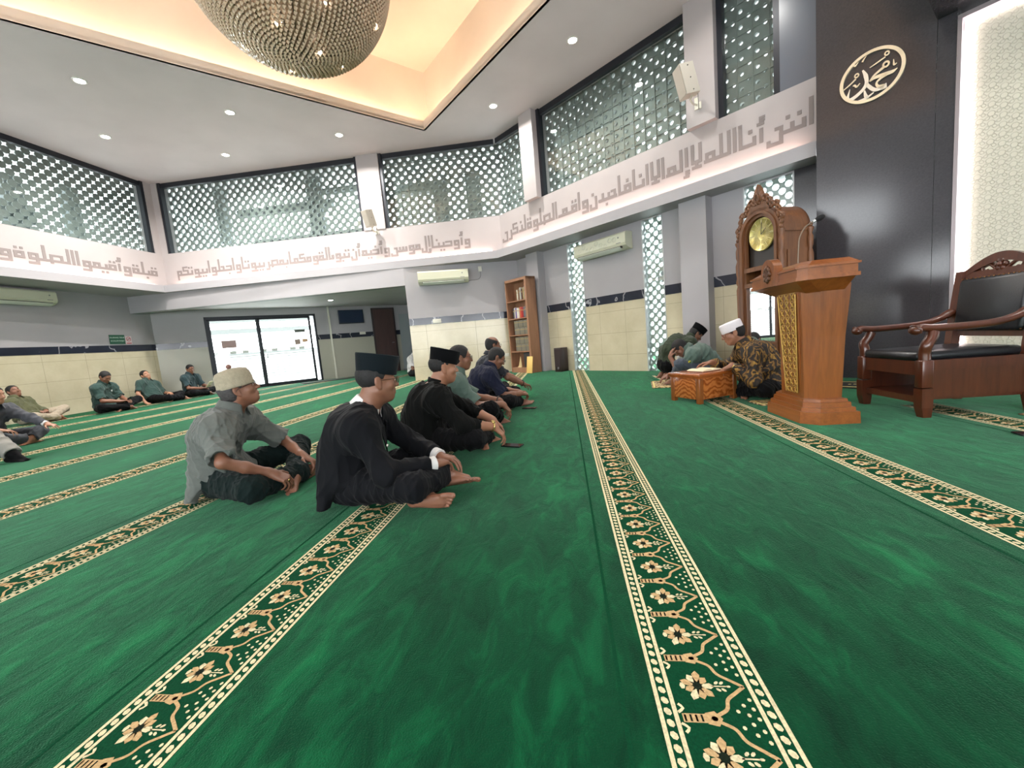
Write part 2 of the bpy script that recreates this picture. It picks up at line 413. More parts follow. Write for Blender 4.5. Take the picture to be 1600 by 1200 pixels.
def clerestory(segs, star=False, left_bar=True, right_bar=True, ribs=False, hole=.036):
    """segs: list of (P, s0, s1)"""
    WN[0] += 1; name = 'window_%d' % WN[0]
    fr = MB(); 
    for k, (P, s0, s1) in enumerate(segs):
        a = lambda s, o: P(s, o)
        fr.prism([a(s0, .06), a(s1, .06), a(s1, .14), a(s0, .14)], Z_CEIL-.11, Z_CEIL, 0)
        fr.prism([a(s0, .06), a(s1, .06), a(s1, .14), a(s0, .14)], Z_BAND, Z_BAND+.02, 0)
        if k == 0 and left_bar: fr.prism([a(s0, .02), a(s0+.07, .02), a(s0+.07, .14), a(s0, .14)], Z_BAND, Z_CEIL, 0)
        if k == len(segs)-1 and right_bar: fr.prism([a(s1-.07, .02), a(s1, .02), a(s1, .14), a(s1-.07, .14)], Z_BAND, Z_CEIL, 0)
    o = struct(fr, name, [M_BLACKALU])
    gl = MB(); lt = MB()
    for (P, s0, s1) in segs:
        gl.prism([P(s0, .095), P(s1, .095), P(s1, .101), P(s0, .101)], Z_BAND+.02, Z_CEIL-.1, 0)
        lattice(lt, P, s0-.1, s1+.1, Z_BAND-.1, Z_CEIL+.1, .205, hole, .02 if star else .05, .34, star)
        if ribs: lattice_ribs(lt, P, s0-.05, s1+.05, Z_BAND-.1, Z_CEIL+.1, .205, .34)
    gl.build('window_glass', [M_GLASS], o); lt.build('breeze_block_lattice', [M_CONC], o)
    return o
clerestory([(AW, LA-9.2, LA-.16)], star=True, left_bar=False, hole=.057)
clerestory([(BW_, .16, 5.33)], hole=.056)
clerestory([(BW_, 5.86, LB+.0), (CW, .0, .97)], ribs=True, right_bar=False, hole=.046)
clerestory([(CW, 1.34, 4.45)], ribs=True, right_bar=False, hole=.040)
clerestory([(CW, 4.86, 5.62)], ribs=True, hole=.03)
# the things standing outside that the lattice is seen against
def outside(name, label, cat, a, b, z0, z1, t0, t1, mat): 
    m = MB(); slab(m, a, b, z0, z1, t0, t1, 0); return tag(m.build(name, [mat]), kind='structure')
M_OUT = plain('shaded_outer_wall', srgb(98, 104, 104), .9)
for k, (P, s0, s1, z0, z1) in enumerate([(BW_, 1.0, 1.25, 4.0, 5.5), (BW_, 1.6, 4.2, 4.62, 4.78), (BW_, 3.6, 3.95, 3.9, 5.5), (BW_, 4.0, 5.4, 4.95, 5.06), (BW_, 2.0, 5.4, 3.86, 3.98),
                                         (BW_, 6.9, 7.25, 3.9, 4.9), (BW_, 6.0, 6.9, 4.68, 4.9), (BW_, 7.75, 8.1, 3.9, 5.0), (BW_, 6.2, 8.4, 3.78, 3.9),
                                         (AW, LA-7.6, LA-4.2, 4.78, 5.02), (AW, LA-8.8, LA-3.2, 4.36, 4.55), (AW, LA-4.2, LA-1.9, 4.0, 4.25), (AW, LA-1.3, LA-1.05, 3.7, 5.0), (AW, LA-2.3, LA-2.0, 3.8, 4.9),
                                         (CW, 2.5, 3.0, 3.6, 5.5), (CW, 1.3, 2.4, 4.9, 5.15), (CW, 3.4, 4.5, 4.5, 5.0), (CW, 4.9, 5.3, 3.9, 4.4)]):
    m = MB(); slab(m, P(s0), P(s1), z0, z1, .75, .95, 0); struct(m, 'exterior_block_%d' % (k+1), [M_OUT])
# tall lattice windows of the right wall
for s0, s1 in OPEN:
    WN[0] += 1
    fr = MB()
    for a, b in ((s0, s0+.02), (s1-.02, s1)): slab(fr, RW(a), RW(b), 0, 2.66, -.006, .12, 0)
    o = struct(fr, 'window_%d' % WN[0], [plain('pale_aluminium', srgb(190, 194, 194), .35, .4)])
    lt = MB(); lattice(lt, RW, s0, s1, 0, 2.7, .155, .045, .05, .07); lt.build('round_hole_lattice', [plain('pale_lattice', srgb(176, 182, 178), .35)], o)
    gl = MB(); slab(gl, RW(s0), RW(s1), .02, 2.66, .05, .056, 0); gl.build('window_glass', [M_GLASS], o)
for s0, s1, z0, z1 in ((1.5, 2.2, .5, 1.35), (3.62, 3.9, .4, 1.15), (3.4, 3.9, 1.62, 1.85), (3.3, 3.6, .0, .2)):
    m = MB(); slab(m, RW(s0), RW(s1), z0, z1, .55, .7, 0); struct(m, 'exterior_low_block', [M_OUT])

# ---------------- ceiling with its diamond-shaped coffer ----------------
CX, CY, CR = -2.63, 4.33, 4.60
dia = [(CX, CY-CR), (CX+CR, CY), (CX, CY+CR), (CX-CR, CY)]
rc = [(-11.0, -4.5), (6.2, -4.5), (6.2, 10.6), (-11.0, 10.6)]
def hole_slab(mb, z, m, hole, flip=False):
    F = [(0, 1, 5, 4), (1, 2, 6, 5), (2, 3, 7, 6), (3, 0, 4, 7)]
    mb.add([(x, y, z) for x, y in rc]+[(x, y, z) for x, y in hole], F if flip else [f[::-1] for f in F], m)
m = MB(); hole_slab(m, Z_CEIL, 0, dia); hole_slab(m, Z_CEIL+.3, 0, [(CX, CY-5.0), (CX+5.0, CY), (CX, CY+5.0), (CX-5.0, CY)], True)
struct(m, 'ceiling', [M_CEIL])
m = MB()
def dring(mb, r0, r1, z0, z1, mi):
    for k in range(4):
        q = lambda r, i: np.array([(CX, CY-r), (CX+r, CY), (CX, CY+r), (CX-r, CY)][i % 4])
        mb.prism([q(r0, k), q(r0, k+1), q(r1, k+1), q(r1, k)], z0, z1, mi)
dring(m, CR, CR+.06, Z_CEIL, Z_CEIL+.17, 0); dring(m, CR, CR+.45, Z_CEIL+.02, Z_CEIL+.06, 0)
struct(m, 'trim_coffer_lip', [M_COFFER])
m = MB(); dring(m, CR+.42, CR+.55, Z_CEIL+.02, 6.75, 0)
r = CR+.5; m.prism([(CX, CY-r), (CX+r, CY), (CX, CY+r), (CX-r, CY)], 6.75, 6.83, 0)
struct(m, 'ceiling_coffer', [M_COFFER])
# warm cove light tubes lying on the coffer ledge, pink ones on the band ledge
WARM = (1.0, .78, .58)
def cove(name, a, b, z, out, mat, power, col, w=.05, label=''):
    a = np.array(a); b = np.array(b); d = (b-a)/np.linalg.norm(b-a); L = float(np.linalg.norm(b-a))
    mid = (a+b)/2; ang = math.atan2(d[1], d[0])
    e = empty(name, (mid[0], mid[1], z), ang, label, 'cove light', None)
    mb = MB(); mb.box((0, 0, .012), (L*.98, .04, .024)); mb.build('tube', [mat], e)
    l = area_light('cove_lamp', (0, 0, .03), (0, 0, 1), L*.96, w, power, col, e); 
    l.rotation_euler = (math.pi-math.atan(out), 0, 0)
    return e
names = ['along the right far side', 'along the left far side', 'along the left near side', 'along the right near side']
q = lambda r, i: (np.array([(CX, CY-r), (CX+r, CY), (CX, CY+r), (CX-r, CY)][i % 4]))
m_cove = emis('warm_led', (1, .7, .4), 6)
for k, nm in ((1, names[0]), (2, names[1]), (3, names[2]), (0, names[3])):
    cove('cove_light', q(CR+.22, k)+.02*(q(CR, k+1)-q(CR, k)), q(CR+.22, k+1)-.02*(q(CR, k+1)-q(CR, k)), Z_CEIL+.065, 0, m_cove, 9.5, WARM, label='warm cove light hidden in the coffer ledge '+nm)
m_pink = emis('pink_led', (1, .72, .62), 3)
def mid_line(f, b, k): return f*(1-k)+b*k
for (fa, ba, fb, bb, lab, pw) in ((F0, B0, F1, B1, 'pinkish cove light on the ledge of the left wall', 3.2), (F1, B1, F2, B2, 'pinkish cove light on the ledge of the far wall', 3.2), (F2, B2, F3, B3, 'pinkish cove light on the ledge of the right wall', 2.6)):
    a = mid_line(fa, ba, .62); b = mid_line(fb, bb, .62); d = (b-a)/np.linalg.norm(b-a)
    cove('cove_light', a+d*.1, b-d*.1, Z_LEDGE+.002, .12, m_pink, pw, (1, .62, .5), w=.04, label=lab)

# ---------------- carpeted floor ----------------
def mat_carpet():
    t = NT('green_carpet_pile'); v = t.co()
    big = t.noise(t.co((.55, .25, 1)), 2.2, 4, .6, 1.0); fine = t.noise(v, 240, 2)
    mid = t.noise(t.co((3.0, 1.2, 1)), 4, 5, .65, .8)
    a = t.n('ShaderNodeMath', operation='MULTIPLY_ADD'); t.l(mid, a.inputs[0]); a.inputs[1].default_value = .55
    b = t.n('ShaderNodeMath', operation='MULTIPLY'); t.l(big, b.inputs[0]); b.inputs[1].default_value = .45; t.l(b.outputs[0], a.inputs[2])
    t.set(**{'Base Color': t.ramp(a.outputs[0], [(.34, srgb(0, 36, 21)), (.5, srgb(3, 62, 36)), (.66, srgb(14, 98, 57))]), 'Roughness': .95})
    t.b.inputs['Specular IOR Level'].default_value = .1
    t.b.inputs['Sheen Weight'].default_value = .3; t.b.inputs['Sheen Roughness'].default_value = .35; t.b.inputs['Sheen Tint'].default_value = (.4, .95, .58, 1)
    ad = t.n('ShaderNodeMath', operation='MULTIPLY_ADD'); t.l(mid, ad.inputs[0]); ad.inputs[1].default_value = 2.5; t.l(fine, ad.inputs[2])
    t.bump(ad.outputs[0], .5, .006); return t.m
M_CARPET = mat_carpet()
def pile(name, c): 
    t = NT(name); v = t.co(); f = t.noise(v, 160, 2)
    t.set(**{'Base Color': t.ramp(f, [(.25, tuple(k*.72 for k in c)), (.75, tuple(min(1, k*1.1) for k in c))]), 'Roughness': .95}); t.b.inputs['Specular IOR Level'].default_value = .1
    t.bump(f, .5, .004); return t.m
M_CREAM = pile('cream_pile', srgb(224, 212, 172)); M_PEACH = pile('peach_pile', srgb(200, 168, 122)); M_DKGREEN = pile('dark_green_pile', srgb(6, 66, 40)); M_BLACKP = pile('black_pile', srgb(24, 34, 24))
def stripe_tile():
    """one repeat (x across 0..0.245, y along 0..0.156): list of (polygon, material)"""
    L = .156; out = []
    def rect(x0, x1, y0, y1, m): out.append(([(x0, y0), (x1, y0), (x1, y1), (x0, y1)], m))
    def stroke(pts, w, m, n=4):
        a, b = ribbon(spline(pts, n), w)
        for i in range(len(a)-1): out.append(([tuple(b[i]), tuple(b[i+1]), tuple(a[i+1]), tuple(a[i])], m))
    def blob(cx, cy, rx, ry, m, n=8, rot=0):
        out.append(([(cx+rx*math.cos(k*2*math.pi/n)*math.cos(rot)-ry*math.sin(k*2*math.pi/n)*math.sin(rot), cy+rx*math.cos(k*2*math.pi/n)*math.sin(rot)+ry*math.sin(k*2*math.pi/n)*math.cos(rot)) for k in range(n)], m))
    for x in (.004, .034, .206, .237): rect(x-.0045, x+.0045, 0, L, 1)
    for x in (.019, .2215):
        for k in range(6): blob(x, L*(k+.5)/6, .0072, .0098, 1, 7, .5)
    # column block at the seam between two arches, arch of two curves meeting at a point on the qibla side
    rect(.046, .092, -.010, .010, 2)
    for k in range(4): rect(.049+.011*k, .053+.011*k, -.0075, .0075, 1 if k % 2 == 0 else 4)
    out.append(([(.092, -.012), (.112, -.017), (.124, 0), (.112, .017), (.092, .012)], 2)); blob(.108, 0, .007, .006, 1, 6)
    stroke([(.118, .008), (.140, .022), (.150, .045), (.172, .062), (.194, .078)], .0075, 2)
    stroke([(.118, L-.008), (.140, L-.022), (.150, L-.045), (.172, L-.062), (.194, .078)], .0075, 2)
    for s in (-1, 1): stroke([(.040, .078+s*.066), (.052, .078+s*.056), (.044, .078+s*.046)], .006, 1, 2)
    # flower
    cx, cy = .098, .078
    for k in range(9):
        a = k*2*math.pi/9; r = .030 if k % 2 else .036
        dx, dy = math.cos(a), math.sin(a)*1.15
        out.append(([(cx+dx*.008-dy*.005, cy+dy*.008+dx*.005), (cx+dx*.008+dy*.005, cy+dy*.008-dx*.005), (cx+dx*r*.75+dy*.0075, cy+dy*r*.75-dx*.0075), (cx+dx*r, cy+dy*r), (cx+dx*r*.75-dy*.0075, cy+dy*r*.75+dx*.0075)], 1 if k % 3 == 0 else 2))
    blob(cx, cy, .010, .011, 4, 8); blob(cx, cy, .006, .006, 1, 6)
    blob(.066, cy, .006, .009, 1, 6)
    stroke([(.128, cy), (.160, cy)], .003, 1, 1)
    for x, s in ((.140, 1), (.140, -1), (.151, 1), (.151, -1)): blob(x, cy+s*.009, .006, .0035, 1, 6, s*.7)
    blob(.163, cy, .005, .003, 1, 6)
    for (x, y) in ((.160, .018), (.178, .010), (.176, .032), (.192, .024), (.193, .046), (.158, L-.018), (.178, L-.010), (.176, L-.032), (.192, L-.024), (.193, L-.046), (.194, 0.002)):
        blob(x, y, .0042, .0048, 1, 6)
    return out, L
def carpet():
    V = [(-10.3, -4.6, 0), (6.2, -4.6, 0), (6.2, 10.6, 0), (-3.4, 15.0, 0), (-5.4, 14.78, 0), (-10.9, 9.70, 0)]; F = [(0, 1, 2, 3, 4, 5)]; MI = [0]
    tile, L = stripe_tile(); tv = []; tf = []; tm = []
    for poly, mm in tile:
        b = len(tv); tv += [(x, y, .0012 if mm in (1, 2) else .0016) for x, y in poly]; tf.append(tuple(range(b, b+len(poly)))); tm.append(mm)
    tv = np.array(tv)
    for k in range(-8, 3):
        x0 = .14+1.25*k; ya = .0 if k > -3 else (.6 if k > -5 else 2.4); yb = 10.4 if k > -3 else 13.5
        if k >= 1: yb = 6.9 if k == 1 else 3.6
        if k <= -7: ya = 4.2
        if k == -8: ya = 5.2
        yb = min(yb, 9.65+(x0+10.85)*.932-.02); n = int((yb-ya)/L)
        b = len(V); V += [(x0, ya, .0006), (x0+.241, ya, .0006), (x0+.241, ya+n*L, .0006), (x0, ya+n*L, .0006)]; F.append((b, b+1, b+2, b+3)); MI.append(3)
        # woven seam line beside the stripe
        b = len(V); V += [(x0-.075, ya, .0007), (x0-.066, ya, .0007), (x0-.066, ya+n*L, .0007), (x0-.075, ya+n*L, .0007)]; F.append((b, b+1, b+2, b+3)); MI.append(3)
        for i in range(n):
            b = len(V); V += [tuple(v) for v in (tv+np.array([x0, ya+i*L, 0]))]
            F += [tuple(q+b for q in f) for f in tf]; MI += tm
    o = mesh_obj('floor', V, F, [M_CARPET, M_CREAM, M_PEACH, M_DKGREEN, M_BLACKP], None, MI, False)
    return tag(o, kind='structure')
carpet()
# ---------------- helpers for things fixed to a wall: local x = viewer's right, front = -y ----------------
def wall_empty(name, P, d, s, z, off, label, cat, group=None):
    p = P(s, off); return empty(name, (p[0], p[1], z), math.atan2(d[1], d[0]), label, cat, group)
def text_obj(name, txt, size, mat, parent, loc, rot=(math.pi/2, 0, 0), extrude=.0008, align='CENTER'):
    c = bpy.data.curves.new(name, 'FONT'); c.body = txt; c.size = size; c.align_x = align; c.align_y = 'CENTER'; c.extrude = extrude
    t = bpy.data.objects.new(name+'_tmp', c); COL.objects.link(t)
    dg = bpy.context.evaluated_depsgraph_get(); dg.update()
    me = bpy.data.meshes.new_from_object(t.evaluated_get(dg)); bpy.data.objects.remove(t)
    me.materials.clear(); me.materials.append(mat)
    o = bpy.data.objects.new(name, me); COL.objects.link(o); o.location = loc; o.rotation_euler = rot
    if parent: o.parent = parent
    return o
M_WHITEP = plain('white_plastic', srgb(216, 214, 200), .35)
M_IVORY = plain('ivory_plastic', srgb(205, 205, 182), .38)
M_DARKSLOT = plain('dark_slot', srgb(40, 42, 40), .6)
# ---------------- downlights ----------------
m_lamp = emis('lamp_glow', (1, .95, .88), 14); m_ring = plain('white_trim', srgb(225, 222, 216), .4)
def downlight(x, y, z, label, power, group='recessed ceiling lights'):
    e = empty('downlight', (x, y, z), 0, label, 'ceiling light', group)
    mb2 = MB(); a = np.linspace(0, 2*np.pi, 24, endpoint=False); mb2.lathe([(.064, -.002), (.06, -.0095)], seg=24)
    mb2.build('lamp', [m_lamp], e)
    r = MB(); rings = [np.stack([q*np.cos(a), q*np.sin(a), np.full(24, w)], 1) for q, w in ((.066, -.003), (.07, -.012), (.09, -.010), (.094, 0))]
    r.loft(rings, 0, True, False); r.build('trim_ring', [m_ring], e)
    l = area_light('lamp_light', (0, 0, -.014), (0, 0, -1), .12, .12, power, (1, .965, .92), e, 'DISK', rad(150))
    return e
DL = [(-7.19, 5.96, 'recessed ceiling light nearest the left edge of the ceiling, beside the coffer lip'), (-8.53, 7.35, 'recessed ceiling light nearest the star-pierced window wall'), (-5.78, 7.30, 'recessed ceiling light below the chandelier, close to the coffer lip'),
      (-7.10, 8.64, 'recessed ceiling light above the left part of the far lattice window'), (-4.38, 8.60, 'recessed ceiling light above the pillar of the far wall'), (-1.05, 8.48, 'recessed ceiling light just right of the coffer corner'),
      (.47, 7.06, 'recessed ceiling light above the large lattice window of the right wall')]
for x, y, lab in DL: downlight(x, y, Z_CEIL, lab, 42 if x < -4 else 26)
for x, y in ((2.0, 5.45), (-8.7, 4.4), (-8.7, 1.6), (-7.2, .2), (2.6, 2.6), (3.4, .8), (1.2, -.8), (-.6, -2.6), (-4.6, -2.4), (4.6, 2.2)):  # outside the view, added because the hall needs more lamp light
    downlight(x, y, Z_CEIL, 'unseen recessed ceiling light added over the side of the hall outside the view', 9)
downlight(-6.6, 11.2, 2.37, 'small recessed light in the low alcove ceiling', 7)
# ---------------- chandelier ----------------
def chandelier():
    C = np.array((-2.63, 4.50, 4.98)); rx, rz = 1.04, .95
    e = empty('chandelier', tuple(C), 0, 'large egg-shaped crystal bead chandelier hanging from the coffer', 'chandelier')
    t = NT('crystal_bead'); t.set(**{'Base Color': c4(srgb(222, 196, 168)), 'Roughness': .22, 'Metallic': .15}); t.b.inputs['Coat Weight'].default_value = 1; 
    # beads as octahedra on rings
    V = []; F = []; octv = np.array([(1, 0, 0), (0, 1, 0), (-1, 0, 0), (0, -1, 0), (0, 0, 1.15), (0, 0, -1.15)])
    octf = [(0, 1, 4), (1, 2, 4), (2, 3, 4), (3, 0, 4), (1, 0, 5), (2, 1, 5), (3, 2, 5), (0, 3, 5)]
    b = 0; L = np.linspace(-math.pi/2+.02, math.pi/2*.55, 62)
    for i, la in enumerate(L):
        r = rx*math.cos(la); n = max(4, int(2*math.pi*r/.05))
        for k in range(n):
            a = 2*math.pi*(k+.5*(i % 2))/n
            c = np.array((r*math.cos(a), r*math.sin(a), rz*math.sin(la)))
            V.append(c+octv*.0225); F += [tuple(q+b for q in f) for f in octf]; b += 6
    bd_ = mesh_obj('bead_strands', np.concatenate(V), np.array(F), [t.m], e, None, False); bd_['kind'] = 'stuff'
    mb = MB(); ph = np.linspace(.05, math.pi*.8, 18)
    for k in range(24):
        a = 2*math.pi*k/24; mb.tube([(rx*.965*math.sin(p)*math.cos(a), rx*.965*math.sin(p)*math.sin(a), -rz*.965*math.cos(p)) for p in ph], .008, 5)
    mb.build('frame', [plain('bronze_frame', srgb(120, 104, 86), .4, .6)], e)
    mb = MB(); mb.ball((0, 0, 0), (rx*.9, rx*.9, rz*.9), 32); mb.build('inner_bead_layer', [plain('beads_inside', srgb(190, 160, 132), .4, .0, noise=.5, nscale=26, bump=1, bscale=30)], e)
    mb = MB(); mb.tube([(0, 0, rz*.8), (0, 0, 6.75-C[2])], .02, 8); mb.lathe([(.16, 6.69-C[2]), (.16, 6.75-C[2])], seg=20); mb.build('stem', [plain('bronze_frame', (.2, .15, .1), .4, .6)], e)
    # small bulbs glinting inside the strands
    for k in range(14):
        a = k*2.4; la = -1.35+.09*k; mb = MB(); mb.ball((rx*1.0*math.cos(la)*math.cos(a), rx*math.cos(la)*math.sin(a), rz*math.sin(la)*1.0), .014, 6); mb.build('bulb', [m_lamp], e)
chandelier()
# ---------------- air conditioners ----------------
def aircon(P, d, s0, s1, z, label, floral=False):
    w = s1-s0; e = wall_empty('air_conditioner', P, d, (s0+s1)/2, z, -.001, label, 'air conditioner')
    prof = [(-.0, 0), (-.0, .30), (-.12, .302), (-.19, .29), (-.215, .26), (-.222, .10), (-.20, .055), (-.12, .015), (-.05, 0)]
    mb = MB(); mb.loft([np.array([(x, p[0], p[1]) for p in prof]) for x in (-w/2, w/2)], 0, True, True, False)
    mb.build('casing', [M_IVORY], e)
    mb = MB(); mb.box((0, -.19, .035), (w*.84, .05, .03)); mb.build('outlet_slot', [M_DARKSLOT], e)
    mb = MB(); R = rotm((1, 0, 0), rad(-32)); mb.box((0, -.195, .008), (w*.82, .10, .01), R, 0, .003); mb.build('louver_flap', [plain('pale_flap', srgb(205, 208, 196), .4)], e)
    mb = MB(); mb.lathe([(.014, 0), (.014, .004)], (w*.38, -.222, .20), 10, R=rotm((1, 0, 0), rad(90))); mb.build('sensor_eye', [plain('badge_grey', (.2, .2, .2), .4)], e)
    mb = MB(); mb.box((w*.38, -.2215, .105), (.1, .003, .012)); mb.build('badge', [plain('badge_grey', srgb(120, 126, 120), .4)], e)
    if floral:
        mb = MB(); 
        for k in range(9):
            cx = -w*.38+k*w*.085; cz = .16+.05*math.sin(k*1.9)
            for q in range(2):
                pts = spline([(cx+.05*math.cos(a)*(1-.12*a), cz+(.05)*math.sin(a+q*math.pi)*(1-.12*a)) for a in np.linspace(0, 5, 7)], 3)
                mb.tube([(p[0], -.2225, p[1]) for p in pts], .0035, 4)
        mb.build('floral_relief', [plain('silver_relief', srgb(228, 228, 214), .25, .2)], e)
    return e
def LWp(s, off=0): dd_, n = wdir(L0, L1); return L0+dd_*s+n*off
def ACp(s, off=0): dd_, n = wdir(A0, A1); return A0+dd_*s+n*off
ld, acd = wdir(L0, L1)[0], wdir(A0, A1)[0]
aircon(LWp, ld, 10.55, 11.66, 2.33, 'ivory air conditioner high on the left wall above the seated men')
aircon(ACp, acd, .33, 1.50, 2.24, 'ivory air conditioner beside the entrance alcove, left of the bookcase')
aircon(RW, rd, 2.05, 3.27, 2.24, 'ivory air conditioner with floral relief between the tall lattice windows', True)
def cable(name, pts, r, mat, label, cat='cable'):
    mb = MB(); mb.tube(pts, r, 6); return tag(mb.build(name, [mat]), label, cat)
def wall_box(name, P, d, s, z, w, h, t, mat, label, cat, off=0):
    e = MB(); e.box((0, -t/2, 0), (w, t, h), None, 0, .004); p = P(s, off)
    o = e.build(name, [mat]); o.location = (p[0], p[1], z); o.rotation_euler = (0, 0, math.atan2(d[1], d[0])); return tag(o, label, cat)
wall_box('power_outlet', ACp, acd, 1.80, 2.535, .085, .12, .03, M_WHITEP, 'small white power outlet at the end of the air conditioner cable', 'outlet')
def wp(P, pts, off=-.008): return [(P(s, off)[0], P(s, off)[1], z) for s, z in pts]
cable('power_cable', wp(ACp, spline([(1.80, 2.47), (1.80, 2.38), (1.74, 2.30), (1.5, 2.28)], 5)), .006, plain('grey_cable', srgb(120, 118, 118)), 'thin grey cable from the outlet to the air conditioner')
wall_box('wall_socket', ACp, acd, .655, 1.38, .20, .10, .012, M_WHITEP, 'wide white socket plate on the black marble strip beside the alcove', 'socket', -.008)
wall_box('wall_socket', ACp, acd, 2.26, .42, .14, .08, .012, M_WHITEP, 'white socket plate low on the cream wall beside the bookcase', 'socket')
# ---------------- loudspeakers ----------------
def speaker(P, d, s, z, yaw, pitch, label, w=.20, h=.40, dp=.22, off=-.128):
    e = wall_empty('loudspeaker', P, d, s, z, off, label, 'loudspeaker')
    R = rotm((0, 0, 1), yaw) @ rotm((1, 0, 0), pitch); c = np.array((0, -.30, .06))
    poly = [(-w/2, -dp/2), (w/2, -dp/2), (w*.32, dp/2), (-w*.32, dp/2)]
    T = lambda V: V @ R.T+c
    mb = MB(); mb.prism(poly, -h/2, h/2, 0, T); mb.build('cabinet', [plain('beige_speaker', srgb(190, 184, 172), .45)], e)
    mb = MB(); mb.prism([(-w/2+.008, -dp/2-.008), (w/2-.008, -dp/2-.008), (w/2-.008, -dp/2), (-w/2+.008, -dp/2)], -h/2+.01, h/2-.01, 0, T); mb.build('grille', [plain('speaker_grille', srgb(168, 160, 148), .7, bump=.6, bscale=300)], e)
    for sx, sz in ((w*.42, 0), (w*.42, -h*.4), (w*.42, h*.4)):
        mb = MB(); mb.ball(T(np.array([(sx, .01, sz)]))[0], .008, 6); mb.build('screw', [M_DARKSLOT], e)
    mb = MB(); mb.tube([(0, -.005, -.16), (0, -.12, -.19), (0, -.22, -.17), tuple(T(np.array([(0, .02, -h/2)]))[0])], .014, 8); mb.box((0, -.006, -.15), (.06, .012, .16)); mb.box((.05, -.006, -.19), (.03, .012, .09)); mb.build('bracket', [M_WHITEP], e)
    mb = MB(); mb.tube(spline([tuple(T(np.array([(w*.3, dp*.4, -h*.35)]))[0]), (.07, -.12, -.12), (.03, -.01, -.24)], 6), .005, 5); mb.build('cable', [plain('grey_cable', (.2, .2, .2))], e)
speaker(CW, cd_, 4.62, 4.10, rad(-38), rad(14), 'beige loudspeaker on a white bracket high on the right wall pillar')
speaker(BW_, bd, 5.62, 3.78, rad(-28), rad(16), 'beige loudspeaker on the pillar between the far lattice windows', .17, .36, .22, -.03)
